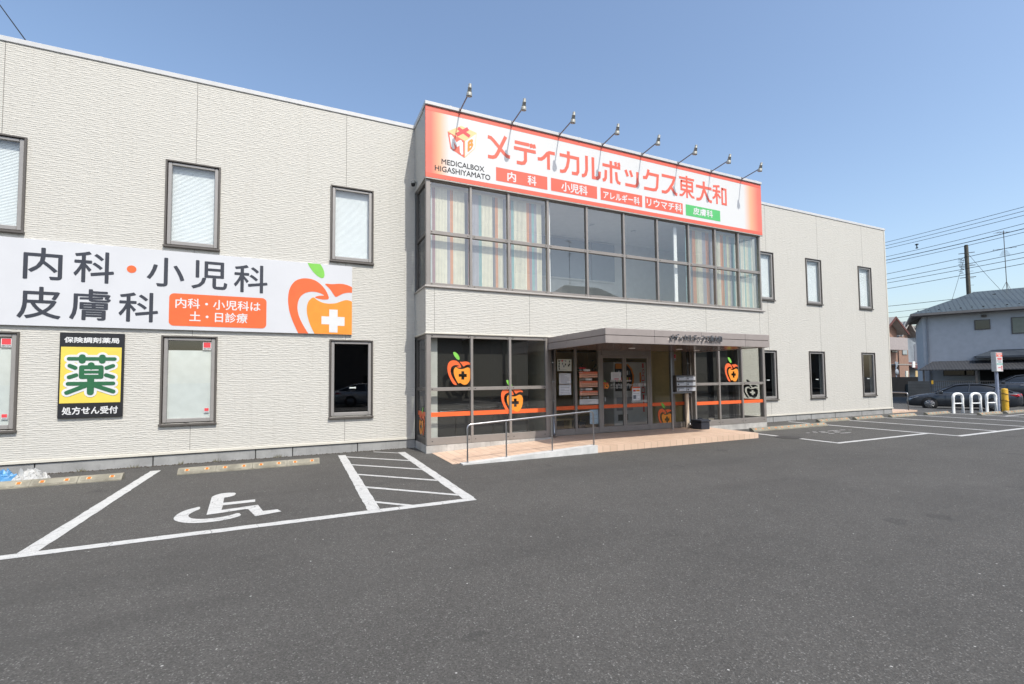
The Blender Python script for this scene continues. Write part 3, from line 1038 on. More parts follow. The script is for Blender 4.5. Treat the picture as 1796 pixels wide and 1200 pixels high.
# entrance screen and sliding doors, set back
DY = -0.70
k = MB()
for a, b in ((4.98, 5.30), (5.90, 5.97), (6.69, 6.79), (8.49, 8.59), (9.37, 9.49), (10.05, 10.15)):
    if a > 9.9: continue
    k.bbox(a, b, DY - 0.03, DY + 0.08, 0.141, 2.70, 0.006)
for a, b in ((5.30, 5.90), (5.97, 6.69), (8.59, 9.37), (9.49, 9.90)):
    k.bbox(a, b, DY - 0.02, DY + 0.06, 0.141, 0.31, 0.005)
    k.bbox(a, b, DY - 0.02, DY + 0.06, 2.60, 2.70, 0.005)
k.bbox(6.79, 8.49, DY - 0.045, DY + 0.08, 2.33, 2.70, 0.006)
scr = k.build('entrance_screen', FRAME, BLD)
for a, b in ((5.30, 5.90), (5.97, 6.69), (8.59, 9.37), (9.49, 9.90)):
    p = MB()
    rect(p, a, b, 0.30, 2.61, DY + 0.02)
    p.build('pane', GLSC, scr)
    p = MB()
    rect(p, a, b, 0.822, 0.925, DY + 0.012)
    p.build('orange_stripe', ORNG, scr)
decal(scr, 8.83, 9.375, 0.20, 0.735, DY + 0.008, v1=0.84)
st = MB()
rect(st, 9.515, 9.60, 2.20, 2.39, DY + 0.012, 0)
rect(st, 9.522, 9.593, 2.265, 2.383, DY + 0.010, 1)
rect(st, 9.525, 9.59, 2.215, 2.245, DY + 0.010, 2)
st.build('security_sticker', [WHITE, DRED, GREYT], scr)
# opening-hours lettering on the fixed pane
k = MB()
yv = DY + 0.010
def table(x0, x1, z0, z1, rows, head):
    hz = z1 - (z1 - z0) * head
    rect(k, x0, x1, hz, z1, yv, 0)
    for i in range(8):
        a = x0 + (0.24 if i else 0.015) * (x1 - x0) + (max(i - 1, 0)) * 0.108 * (x1 - x0)
        rect(k, a, a + (0.17 if i == 0 else 0.035) * (x1 - x0), hz + (z1 - hz) * .35, hz + (z1 - hz) * .65, yv - 0.002, 2)
        for r in range(rows):
            za = z0 + (hz - z0) * r / rows
            ww = 0.225 if i == 0 else 0.10
            xa = x0 if i == 0 else x0 + 0.232 * (x1 - x0) + (i - 1) * 0.11 * (x1 - x0)
            rect(k, xa, xa + ww * (x1 - x0), za + 0.006, za + (hz - z0) / rows - 0.006, yv, 1)
table(6.065, 6.675, 1.692, 1.86, 2, 0.3)
table(6.065, 6.675, 1.425, 1.60, 3, 0.26)
table(6.068, 6.675, 1.199, 1.325, 2, 0.33)
text(k, '内科', 6.07, 6.17, 1.88, 1.925, yv, 0.02, 2)
rrect(k, 6.20, 6.43, 1.875, 1.93, yv, 0.02, 2)
text(k, '小児科', 6.07, 6.23, 1.625, 1.672, yv, 0.02, 2)
rrect(k, 6.26, 6.49, 1.62, 1.675, yv, 0.02, 2)
text(k, '皮膚科', 6.07, 6.23, 1.348, 1.395, yv, 0.02, 2)
rrect(k, 6.26, 6.49, 1.343, 1.398, yv, 0.02, 2)
text(k, 'アレルギー科・リウマチ科', 6.07, 6.68, 1.115, 1.17, yv, 0.03, 2)
rect(k, 6.065, 6.69, 0.955, 1.10, yv, 2)
rect(k, 6.07, 6.27, 1.945, 1.975, yv, 3)
for i in range(6):
    rect(k, 6.09, 6.09 + 0.5 * (0.5 + 0.5 * random.random()), 0.972 + i * 0.02, 0.978 + i * 0.02, yv - 0.002, 4)
k.build('hours_lettering', [ORNG, LRED, WHITE, DRED, GREYT], scr)
# doors
for a, b, nm in ((6.79, 7.60, 0), (7.605, 8.49, 1)):
    k = MB()
    y = DY + (0.0 if nm else 0.002)
    k.bbox(a, a + 0.06, y - 0.02, y + 0.04, 0.145, 2.325, 0.005)
    k.bbox(b - 0.06, b, y - 0.02, y + 0.04, 0.145, 2.325, 0.005)
    k.bbox(a + 0.06, b - 0.06, y - 0.02, y + 0.04, 2.25, 2.325, 0.005)
    k.bbox(a + 0.06, b - 0.06, y - 0.02, y + 0.04, 0.145, 0.31, 0.005)
    d = k.build('door', FRAME, BLD)
    p = MB()
    rect(p, a + .06, b - .06, 0.31, 2.25, y + 0.01)
    p.build('pane', GLSC, d)
    p = MB()
    rect(p, a + .06, b - .06, 0.822, 0.925, y + 0.004)
    p.build('orange_stripe', ORNG, d)
    p = MB()
    if nm == 0:
        apple(p, lambda u, v: (6.84 + 0.21 * u, y + 0.002, 1.555 - 0.18 * v), (1, 2, 3))
        text(p, 'メディカル', 7.10, 7.53, 1.44, 1.525, y + 0.002, 0.03, 0)
        for i in range(12):
            rect(p, 7.10 + i * 0.036, 7.125 + i * 0.036, 1.575, 1.605, y + 0.002, 0)
            rect(p, 7.10 + i * 0.036, 7.128 + i * 0.036, 1.39, 1.405, y + 0.002, 0)
    else:
        text(p, 'ボックス東大和', 7.675, 8.40, 1.43, 1.52, y + 0.002, 0.03, 0)
        text(p, '042-516-9955', 7.845, 8.43, 0.955, 1.02, y + 0.002, 0.04, 0)
        for i in range(4):
            rect(p, 7.68 + i * 0.045, 7.71 + i * 0.045, 1.575, 1.61, y + 0.002, 0)
    p.build('door_lettering', [WHITE, ORNG, AMBER, LEAFG], d)
    p = MB()
    hx = a + 0.10 if nm == 0 else b - 0.13
    p.bbox(hx, hx + 0.045, y - 0.012, y + 0.0, 1.02, 1.14, 0.005)
    p.build('door_plate', STEEL, d)
# canopy
k = MB()
CX0, CX1, CY0, CZ0, CZ1 = 4.87, 9.98, -3.55, 2.425, 2.742
zm = CZ0 + (CZ1 - CZ0) * 0.53
e = 0.012
for a, b in ((CX0, 6.20), (6.206, 7.62), (7.626, 9.09), (9.096, CX1)):
    k.bbox(a, b, CY0, CY0 + 0.05, CZ0, zm - 0.006, 0.004, 0)
    k.bbox(a, b, CY0, CY0 + 0.05, zm + 0.006, CZ1, 0.004, 0)
for x, s in ((CX0, 1), (CX1, -1)):
    for a, b in ((CY0 + 0.055, -2.0), (-1.994, BY)):
        k.bbox(min(x, x + s * .05), max(x, x + s * .05), a, b, CZ0, zm - 0.006, 0.004, 0)
        k.bbox(min(x, x + s * .05), max(x, x + s * .05), a, b, zm + 0.006, CZ1, 0.004, 0)
k.box(CX0 + 0.02, CX1 - 0.02, CY0 + 0.02, BY, zm - 0.02, CZ1 - 0.03, 2)
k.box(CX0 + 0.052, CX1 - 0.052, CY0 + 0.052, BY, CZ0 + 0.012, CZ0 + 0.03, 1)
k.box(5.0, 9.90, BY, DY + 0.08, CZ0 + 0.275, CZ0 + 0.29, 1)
can = k.build('canopy', [CANO, SOFF, FRDK], BLD)
k = MB()
v, f = glyphs('メディカルボックス東大和', 0.0, 0.03)
k.add([(6.615 + 1.62 * a, CY0 - 0.036 - c * 0.6, 2.512 + 0.155 * b) for a, b, c in v], f)
k.build('canopy_lettering', STEEL, can)
for x, y in ((6.75, -2.1), (8.35, -2.1), (9.35, -1.75)):
    k = MB()
    k.lathe([(0.075, 0), (0.085, 0.005), (0.085, 0.02)], (x, y, CZ0 + 0.002), n=20)
    k.build('downlight', WPAINT, can)
# downpipes
for x, y in ((5.06, -0.98), (9.83, -0.93)):
    k = MB()
    k.tube([(x, y, CZ0 + .02), (x, y, 0.30), (x, y - 0.02, 0.22), (x, y - 0.10, 0.19)], 0.038, 12)
    for z in (0.6, 1.1, 1.6, 2.1):
        k.tube([(x, y, z - 0.012), (x, y, z + 0.012)], 0.045, 12)
    k.build('downpipe', STEEL, BLD)

# ------------------------------------------------------------------ roof sign with its lamps
SG = thing('roof_sign', (7.4, -1.10, 6.4), 'long white clinic sign with red ends and katakana name above the upper bay windows', 'sign')
k = MB()
k.bbox(1.642, 13.15, -1.125, -1.083, 6.415, 8.135, 0.006)
sp = k.build('sign_panel', SIGNG, SG)
k = MB()
rect(k, 1.65, 13.14, 8.022, 8.128, -1.128)
rect(k, 1.65, 13.14, 6.42, 6.525, -1.128)
k.build('border_stripe', RED, SG)
k = MB()
k.bbox(1.64, 13.15, -1.13, -1.083, 6.385, 6.412, 0.004)
k.build('bottom_trim', TRIMG, SG)
NAME = [((3.215, 3.82, 7.175, 7.80), [[(.81, 1), (.42, .22), (.33, .09), (.2, .04), (0, .04)], [(0, .84), (.14, .82), (.27, .72), (.74, .28), (.86, .2), (1, .19)]]),
 ((3.93, 4.557, 7.17, 7.77), [[(.04, .92), (.70, .92)], [(.0, .66), (1, .66)], [(.52, .66), (.52, .2), (.45, .08), (.34, .05), (.12, .05)], [(.77, .99), (.81, .82)], [(.91, .99), (.95, .82)]]),
 ((4.613, 5.131, 7.174, 7.69), [[(0, .45), (.2, .47), (.34, .57), (.55, .82), (.68, .9), (1, .9)], [(.62, .84), (.62, 0)]]),
 ((5.28, 5.88, 7.175, 7.79), [[(0, .77), (.95, .77), (.95, .18), (.88, .07), (.62, .06)], [(.45, 1), (.45, .6), (.38, .3), (.26, .1), (.12, .05), (0, .05)]]),
 ((5.97, 6.59, 7.174, 7.78), [[(.26, 1), (.26, .35), (.2, .14), (.1, .06), (0, .05)], [(.6, 1), (.6, .06), (.82, .06), (.93, .14), (.95, .40)]]),
 ((6.66, 7.29, 7.15, 7.79), [[(0, .76), (.98, .76)], [(.46, 1), (.46, 0)], [(.18, .55), (.16, .2), (.1, .1), (0, .07)], [(.74, .55), (.77, .2), (.83, .1), (.97, .07)], [(.70, 1), (.75, .84)], [(.88, 1), (.93, .84)]]),
 ((7.44, 7.92, 7.175, 7.64), [[(.04, .98), (.2, .6)], [(.38, 1), (.52, .62)], [(.93, 1), (.93, .3), (.85, .12), (.72, .06), (0, .06)]]),
 ((8.09, 8.69, 7.18, 7.79), [[(.36, 1), (.28, .72), (.2, .58), (0, .56)], [(.3, .80), (.93, .80), (.87, .22), (.78, .08), (.62, .05), (.05, .05)]]),
 ((8.79, 9.40, 7.185, 7.76), [[(.02, .92), (.84, .92), (.72, .6), (.42, .18), (.26, .06), (0, .05)], [(.58, .42), (.78, .16), (.88, .07), (1, .05)]]),
 ((9.49, 10.10, 7.17, 7.865), [[(0, .87), (1, .87)], [(.5, 1), (.5, 0)], [(.13, .73), (.87, .73), (.87, .35), (.13, .35), (.13, .765)], [(.13, .54), (.87, .54)], [(.42, .33), (.26, .16), (.16, .09), (0, .08)], [(.58, .33), (.74, .16), (.84, .09), (1, .08)]]),
 ((10.18, 10.84, 7.175, 7.81), [[(0, .70), (1, .70)], [(.5, 1), (.5, .62), (.36, .24), (.26, .1), (.16, .06), (0, .05)], [(.52, .6), (.7, .24), (.8, .1), (.88, .06), (1, .05)]]),
 ((10.88, 11.50, 7.175, 7.79), [[(.52, .97), (.05, .90)], [(0, .68), (.56, .68)], [(.30, .93), (.30, 0)], [(.26, .6), (.16, .36), (0, .26)], [(.36, .54), (.56, .34)], [(.68, .86), (.95, .86), (.95, .07), (.68, .07), (.68, .92)]])]
k = MB()
q = 0
for i, ((x0, x1, z0, z1), st) in enumerate(NAME):
    for pl in st:
        q += 1
        wdt = 0.075 if i in (9, 11) else 0.095
        ribbon(k, [(x0 + a * (x1 - x0), z0 + b * (z1 - z0)) for a, b in pl], wdt * 0.93, -1.1275 - 0.0004 * (q % 7))
k.build('name_lettering', RED, SG)
k = MB()
for a, b, m_ in ((3.43, 4.89, 0), (5.0, 6.46, 0), (6.58, 8.04, 0), (8.15, 9.605, 0), (9.727, 11.186, 1)):
    rect(k, a, b, 6.625, 6.97, -1.1285, m_)
for s, a, b, z0, z1 in (('内', 3.736, 3.979, 6.665, 6.915), ('科', 4.307, 4.565, 6.668, 6.92), ('小児科', 5.311, 6.145, 6.665, 6.925), ('アレルギー科', 6.665, 7.942, 6.672, 6.90),
                        ('リウマチ科', 8.205, 9.565, 6.685, 6.935), ('皮膚科', 10.022, 10.866, 6.695, 6.925)):
    text(k, s, a, b, z0, z1, -1.1305, 0.03, 2)
k.build('department_panel', [RED, GRNB, WHITE], SG)
k = MB()
text(k, 'MEDICALBOX', 2.028, 3.116, 6.785, 6.915, -1.1285, 0.016)
text(k, 'HIGASHIYAMATO', 1.866, 3.275, 6.60, 6.735, -1.1285, 0.016)
k.build('latin_lettering', BLACK, SG)
def bil(q):
    A, B, C, D = [Vector(p) for p in q]   # bottom-left, bottom-right, top-right, top-left
    return lambda yy: (lambda u, w: ((A * (1 - u) * (1 - w) + B * u * (1 - w) + C * u * w + D * (1 - u) * w).x, yy,
                                     (A * (1 - u) * (1 - w) + B * u * (1 - w) + C * u * w + D * (1 - u) * w).y))
k = MB()
lf, rt, tp = [(2.249, 7.203), (2.606, 7.041), (2.608, 7.464), (2.179, 7.606)], [(2.606, 7.041), (2.878, 7.33), (2.921, 7.729), (2.608, 7.464)], [(2.179, 7.606), (2.608, 7.464), (2.921, 7.729), (2.523, 7.819)]
for fce, c in ((lf, 0), (rt, 1), (tp, 1)):
    k.poly([(a, -1.1285, b) for a, b in fce], c)
f1 = bil(rt)(-1.1295)
k.poly([f1(.06, .05), f1(.94, .05), f1(.94, .95), f1(.06, .95)], 2)
text(k, 'M', 0, 0, 0, 0, 0, 0.06, 2, lambda u, w, f=bil(lf)(-1.1305): f(.08 + .82 * u, .07 + .84 * w))
text(k, 'B', 0, 0, 0, 0, 0, 0.05, 3, lambda u, w, f=bil(rt)(-1.1315): f(.26 + .52 * u, .17 + .66 * w))
ribbon(k, [(2.44, 7.745), (2.74, 7.60)], 0.085, -1.1305, 4)
ribbon(k, [(2.40, 7.565), (2.70, 7.785)], 0.085, -1.1309, 4)
k.build('cube_emblem', [RED, PEACH, WHITE, AMBER, DRED], SG)

LX = [2.484, 3.870, 5.264, 6.640, 8.035, 9.425, 10.806, 12.190]
ORD = ['leftmost', 'second from left', 'third from left', 'fourth from left', 'fifth from left', 'sixth from left', 'seventh from left', 'rightmost']
def lamp(x):
    L = thing('sign_lamp', (x, -1.165, 8.19), '', 'lamp', 'lamps on arms above the roof sign')
    k = MB()
    k.tube([(x, -1.155, 8.165), (x, -1.80, 8.235)], 0.016, 8)
    k.bbox(x - 0.025, x + 0.025, -1.18, -1.163, 8.13, 8.225, 0.005)
    k.build('arm', ARMM, L)
    k = MB()
    ax = Vector((0, 0.28, -1.0)).normalized()
    b = Vector((x, -1.885, 8.405))
    k.lathe([(0.0, 0), (0.030, 0.0), (0.036, 0.012), (0.036, 0.075), (0.046, 0.078), (0.046, 0.092), (0.040, 0.096), (0.052, 0.175), (0.048, 0.18), (0.060, 0.185), (0.068, 0.255), (0.070, 0.265), (0.062, 0.27), (0.045, 0.20), (0.0, 0.18)], b, ax, 16)
    h = k.build('lamp_head', LAMPM, L)
    k = MB()
    c = b + ax * 0.235
    k.lathe([(0.0, 0), (0.05, 0.002), (0.06, 0.0)], c, ax, 14)
    k.build('lens', FILM, h)
    return L
l0 = lamp(LX[0])
l0['label'] = 'leftmost of the eight small arm lamps above the roof sign'
for i in range(1, 8):
    dup(l0, (LX[i], -1.165, 8.19), f'{ORD[i]} of the eight small arm lamps above the roof sign')

# security camera on the bay flank
k = MB()
c = thing('security_camera', (1.64, -0.18, 6.6), 'small dark dome camera on the grey side of the bay beside the roof sign', 'camera')
k.lathe([(0.05, 0), (0.06, -0.02), (0.06, -0.06)], (1.57, -0.18, 6.66), n=14)
k.box(1.57, 1.652, -0.20, -0.16, 6.63, 6.66)
k.build('bracket', LAMPM, c)
k = MB()
k.lathe([(0.055, 0), (0.05, -0.04), (0.03, -0.065), (0.0, -0.07)], (1.57, -0.18, 6.60), n=14)
k.build('dome', BLACK, c)

# ------------------------------------------------------------------ banner on the left wing
BN = thing('banner_sign', (-3.2, -0.03, 2.76), 'wide white banner with large black kanji and an orange apple on the left wall', 'sign')
YB = -0.062
k = MB()
k.bbox(-7.6, 0.141, -0.058, -0.004, 2.760, 4.39, 0.004)
k.build('sign_panel', BANW, BN)
k = MB()
for s, a, b, z0, z1 in (('内', -5.672, -5.115, 3.635, 4.24), ('科', -4.953, -4.335, 3.632, 4.25), ('小', -3.814, -3.179, 3.64, 4.24), ('児', -3.058, -2.41, 3.64, 4.245), ('科', -2.291, -1.644, 3.622, 4.235),
                        ('皮', -5.737, -5.113, 2.895, 3.498), ('膚', -4.994, -4.372, 2.897, 3.503), ('科', -4.25, -3.609, 2.897, 3.496)):
    text(k, s, a, b, z0, z1, YB, 0.013)
k.build('lettering', INK, BN)
k = MB()
k.poly([(-4.06 + 0.078 * math.cos(t * PI / 12), YB, 3.953 + 0.075 * math.sin(t * PI / 12)) for t in range(24)], 0)
rrect(k, -3.43, -1.658, 2.845, 3.516, YB, 0.09, 0)
text(k, '内科・小児科は', -3.322, -1.774, 3.215, 3.426, YB - 0.002, 0.018, 1)
text(k, '土・日診療', -3.078, -2.02, 2.945, 3.16, YB - 0.002, 0.02, 1)
k.build('orange_panel', [ORNG, WHITE], BN)
k = MB()
W0, W1, A1, A0 = -1.234, 0.268, 4.030, 2.475
fa = lambda u, v: (W0 + (W1 - W0) * u, YB, A1 - (A1 - A0) * v)
apple(k, fa, (0, 1, 2), hole=False, u1=(0.139 - W0) / (W1 - W0), v1=(A1 - 2.764) / (A1 - A0), v0=(A1 - 4.386) / (A1 - A0), cross=3)
k.build('apple_emblem', [ORNG, AMBER, LEAFG, WHITE], BN)

# ------------------------------------------------------------------ pharmacy sign
PH = thing('pharmacy_sign', (-4.64, -0.02, 1.02), 'black framed pharmacy sign with a large green kanji on yellow', 'sign')
k = MB()
k.bbox(-5.122, -4.146, -0.05, -0.004, 1.02, 2.652, 0.006)
k.build('sign_panel', BLACK, PH)
YP = -0.054
k = MB()
rect(k, -5.096, -4.182, 1.305, 2.378, YP, 0)
def pp(x, y): return (-5.06 + (x - 445) / 385 * 0.85, 2.276 - (y - 230) / 310 * 0.859)
ST = [((485,275),(795,275),15), ((573,262),(573,290),23), ((710,262),(710,290),23), ((635,318),(635,332),24), ((492,323),(528,338),16), ((490,402),(535,388),16), ((785,323),(742,338),16), ((740,388),(787,402),16),
      ((572,334),(704,334),18), ((704,334),(704,400),18), ((704,400),(572,400),18), ((572,400),(572,334),18), ((572,367),(704,367),13), ((485,447),(790,447),16), ((635,405),(635,508),24), ((600,462),(478,508),17), ((668,462),(792,504),17)]
sc = 0.85 / 385
for i, (a, b, r) in enumerate(ST):
    capsule(k, pp(*a), pp(*b), (r + 19) * sc, YP - 0.002 - 0.0003 * i, 1)
rect(k, *[pp(590, 334)[0], pp(690, 334)[0]], pp(0, 392)[1], pp(0, 340)[1], YP - 0.0085, 1)
for i, (a, b, r) in enumerate(ST):
    capsule(k, pp(*a), pp(*b), r * sc, YP - 0.009 - 0.0003 * i, 2)
k.build('kanji_panel', [YELL, WHITE, DGRN], PH)
k = MB()
text(k, '保険調剤薬局', -5.055, -4.222, 2.455, 2.568, YP, 0.035)
text(k, '処方せん受付', -5.055, -4.215, 1.085, 1.235, YP, 0.035)
k.build('lettering', WHITE, PH)

# ------------------------------------------------------------------ notices on the entrance glass
def notice(x0, x1, z0, z1, y, label, rows, base=PLATE, extra=None):
    t = thing('notice', ((x0 + x1) / 2, y, z0), label, 'notice')
    k = MB()
    k.box(x0, x1, y - 0.002, y + 0.002, z0, z1)
    k.build('paper_sheet', base, t)
    k = MB()
    for i in range(rows):
        z = z1 - (z1 - z0) * (0.12 + 0.78 * i / max(1, rows - 1))
        w = (x1 - x0) * random.choice((0.8, 0.75, 0.55, 0.8, 0.35))
        rect(k, x0 + (x1 - x0) * .1, x0 + (x1 - x0) * .1 + w, z - 0.005, z + 0.005, y - 0.004, 0)
    if extra: extra(k, y - 0.005)
    k.build('print', [GREYT, BLACK, DRED, BLUEG, ORNG, AMBER], t)
YN = DY + 0.008
def ex1(k, y):
    text(k, '熊', 5.395, 5.455, 2.12, 2.18, y, 0.03, 1)
    for i, (c, x, z) in enumerate(((2, 5.52, 2.16), (3, 5.53, 2.09), (1, 5.62, 2.06), (0, 5.63, 2.15), (1, 5.72, 2.03), (3, 5.57, 2.01), (1, 5.425, 2.05), (1, 5.425, 1.97), (1, 5.75, 2.14))):
        rect(k, x - 0.02, x + 0.02, z - 0.03, z + 0.03, y, c)
def ex1b(k, y):
    for i, (c, x, z) in enumerate(((1, 5.42, 2.15), (1, 5.425, 2.08), (1, 5.42, 2.01), (1, 5.425, 1.94), (2, 5.52, 2.16), (3, 5.53, 2.08), (1, 5.62, 2.06), (0, 5.63, 2.15), (1, 5.72, 2.03), (3, 5.57, 2.01), (1, 5.755, 2.14), (1, 5.75, 2.06))):
        rect(k, x - 0.018, x + 0.018, z - 0.026, z + 0.026, y, c)
notice(5.369, 5.815, 1.881, 2.203, YN, 'cream picture notice at the top of the pane left of the hours table', 2, PAPG, ex1b)
notice(5.419, 5.793, 1.536, 1.818, YN, 'white text notice in the middle of the pane left of the hours table', 8)
notice(5.414, 5.793, 1.232, 1.51, YN, 'white notice at the bottom of the three sheets left of the hours table', 6)
notice(7.134, 7.48, 1.617, 1.843, YN - 0.004, 'white paper notice on the left sliding door above the clinic name', 6, PLATE, lambda k, y: rect(k, 7.24, 7.40, 1.635, 1.66, y, 2))
def ex3(k, y):
    rect(k, 7.885, 8.172, 1.37, 1.412, y, 4)
    rect(k, 7.91, 8.0, 1.28, 1.33, y, 2)
    rect(k, 8.02, 8.15, 1.28, 1.33, y, 5)
    rect(k, 7.91, 8.01, 1.06, 1.17, y, 3)
notice(7.877, 8.181, 1.023, 1.419, YN - 0.004, 'poster with an orange header on the right sliding door under the name', 7, PLATE, ex3)
BLUP = mat('pale_blue_paper', (0.36, 0.46, 0.55), 0.5)
notice(6.41, 6.69, 0.40, 0.80, YN + 0.03, 'pale blue poster behind the glass below the orange stripe', 4, BLUP)
notice(6.30, 6.69, 0.945, 1.03, YN + 0.03, 'strip of pale blue paper behind the glass under the hours table', 2, BLUP)

# ------------------------------------------------------------------ lobby contents
VM = thing('vending_machine', (8.9, 0.9, 0.141), 'white drinks vending machine with red vertical lettering behind the sliding doors', 'vending machine')
k = MB()
k.bbox(8.20, 9.62, 0.6, 1.3, 0.145, 2.19, 0.02)
k.build('cabinet', mat('machine_white', (0.55, 0.56, 0.57), 0.4, 0, 0.04), VM)
k = MB()
pts = [(8.25, 1.25), (8.88, 1.25), (8.98, 1.55), (8.99, 1.75), (8.92, 1.95), (8.75, 2.12), (8.25, 2.12)]
k.poly([(a, 0.597, b) for a, b in pts], 0)
ribbon(k, pts[1:6], 0.06, 0.594, 1)
rect(k, 8.28, 8.62, 1.97, 2.14, 0.592, 1)
for r in range(3):
    for i in range(7):
        rect(k, 8.30 + i * 0.085, 8.355 + i * 0.085, 1.33 + r * 0.22, 1.47 + r * 0.22, 0.593, 2 + (i * 2 + r) % 4)
rect(k, 8.30, 8.95, 0.62, 1.05, 0.597, 6)
rect(k, 8.35, 8.75, 0.30, 0.5, 0.597, 0)
k.build('front_panel', [INTD, AMBER, WHITE, RED, BLUEG, YELL, GREYT], VM)
k = MB()
v, f = glyphs('DyDo')
k.add([(9.50 - 0.17 * b, 0.595, 1.17 + 0.80 * a) for a, b, _ in v], f, 0)
rect(k, 9.37, 9.43, 2.0, 2.15, 0.595, 0)
rect(k, 9.37, 9.43, 0.55, 1.12, 0.595, 0)
rect(k, 9.25, 9.31, 1.52, 1.85, 0.595, 1)
k.build('side_lettering', [DRED, AMBER], VM)
BE = thing('bench', (5.9, 0.6, 0.141), 'light wooden bench in the lobby behind the notices', 'bench')
k = MB()
k.bbox(5.25, 6.62, 0.45, 0.62, 0.42, 0.47, 0.01)
k.bbox(5.25, 6.62, 0.64, 0.84, 0.42, 0.47, 0.01)
k.build('seat', WOODL, BE)
for x in (5.35, 6.45):
    k = MB()
    k.bbox(x, x + 0.08, 0.47, 0.82, 0.145, 0.418, 0.008)
    k.build('leg', WOODL, BE)
def plant(x, y, h, label):
    t = thing('potted_plant', (x, y, 0.141), label, 'plant')
    k = MB()
    k.lathe([(0.0, 0.0), (0.13, 0.0), (0.16, 0.28), (0.0, 0.27)], (x, y, 0.145), n=14)
    k.build('pot', PLBLK, t)
    k = MB()
    k.tube([(x, y, 0.38), (x + .05, y, h * .6), (x - .02, y, h)], 0.016, 6)
    k.build('stem', WOODL, t)
    k = MB()
    for i in range(70):
        z = h + random.gauss(0, 0.11)
        p = Vector((x + random.gauss(0, .08), y + random.gauss(0, .08), z))
        a, b = random.random() * 6.28, random.uniform(-.8, .3)
        d = Vector((math.cos(a), math.sin(a), b)).normalized() * random.uniform(.08, .16)
        w = d.cross(Vector((0, 0, 1))).normalized() * 0.03
        k.add([p, p + d * .5 + w, p + d, p + d * .5 - w], [(0, 1, 2, 3)])
    k.build('foliage', LEAFD, t)
plant(6.60, 0.1, 1.92, 'leafy indoor plant behind the hours table')
plant(7.35, 0.3, 1.95, 'tall indoor plant behind the left sliding door')

# ------------------------------------------------------------------ mailboxes and toolbox
MBX = thing('mailbox_unit', (9.7, -1.0, 0.141), 'bank of six silver letterboxes on a thin stand right of the entrance', 'mailbox')
k = MB()
k.bbox(9.40, 10.17, -1.02, -0.82, 1.25, 1.74, 0.006)
k.build('casing', FRDK, MBX)
for r in range(3):
    for c_ in range(2):
        x0 = 9.415 + c_ * 0.378
        z0 = 1.262 + r * 0.162
        k = MB()
        k.bbox(x0, x0 + 0.364, -1.035, -1.022, z0, z0 + 0.108, 0.004, 0)
        k.box(x0 + 0.02, x0 + 0.27, -1.0375, -1.034, z0 + 0.084, z0 + 0.098, 1)
        k.lathe([(0.02, 0), (0.02, 0.012)], (x0 + 0.055, -1.034, z0 + 0.045), (0, -1, 0), 10, 1)
        k.build('mailbox_door', [mat('brushed_silver', (0.60, 0.61, 0.63), 0.35, 0.4), BLACK] if (r == 0 and c_ == 0) else [bpy.data.materials['brushed_silver'], BLACK], MBX)
k = MB()
k.bbox(9.235, 9.285, -1.0, -0.95, 0.145, 2.42, 0.005)
k.build('post', STEEL, MBX)
k = MB()
k.bbox(9.29, 10.03, -1.0, -0.9, 1.195, 1.245, 0.005)
k.build('shelf', STEEL, MBX)
k = MB()
k.bbox(9.88, 9.99, -0.92, -0.86, 0.145, 1.19, 0.01)
k.build('leg', mat('beige_post', (0.55, 0.45, 0.34), 0.5), MBX)
MBX.location = (9.475, -1.09, 0.141)
TB = thing('toolbox', (9.9, -1.2, 0.141), 'black plastic storage box with a lid handle on the tiled step', 'box')
k = MB()
k.bbox(9.72, 10.06, -1.50, -1.12, 0.142, 0.36, 0.015)
k.build('body', PLBLK, TB)
k = MB()
k.bbox(9.70, 10.08, -1.52, -1.10, 0.362, 0.42, 0.012)
k.build('lid', PLBLK, TB)
k = MB()
k.tube([(9.89, -1.40, 0.42), (9.89, -1.39, 0.455), (9.89, -1.23, 0.455), (9.89, -1.22, 0.42)], 0.012, 8)
k.build('handle', PLBLK, TB)

# ------------------------------------------------------------------ handrails
HR = thing('handrail', (3.5, -2.72, 0.0), 'stainless steel handrail on three uprights along the entrance ramp kerb', 'handrail')
def arc_path(pts, r=0.09, n=5):
    P = [Vector(p) for p in pts]
    out = [P[0]]
    for i in range(1, len(P) - 1):
        a, b, c = P[i - 1], P[i], P[i + 1]
        d0, d1 = (a - b).normalized(), (c - b).normalized()
        for j in range(n + 1):
            t = j / n
            out.append((b + d0 * r) * (1 - t) ** 2 + b * 2 * t * (1 - t) + (b + d1 * r) * t ** 2)
    return out + [P[-1]]
k = MB()
k.tube(arc_path([(2.08, -2.72, 0.03), (2.08, -2.72, 0.775), (5.10, -2.72, 0.935), (5.10, -2.72, 0.165)]), 0.019, 10)
k.build('rail', STEEL, HR)
for x in (2.93, 4.02):
    k = MB()
    k.tube([(x, -2.72, 0.06), (x, -2.72, 0.775 + (x - 2.08) / 3.02 * 0.16 - .01)], 0.016, 10)
    k.build('post', STEEL, HR)
HR2 = thing('handrail', (24.4, 1.5, 0.07), 'short steel handrail beyond the far corner of the clinic', 'handrail')
k = MB()
k.tube(arc_path([(24.45, 0.25, 0.07), (24.45, 0.25, 0.86), (24.3, 3.2, 0.9), (24.3, 3.2, 0.07)]), 0.026, 8)
k.build('rail', STEEL, HR2)

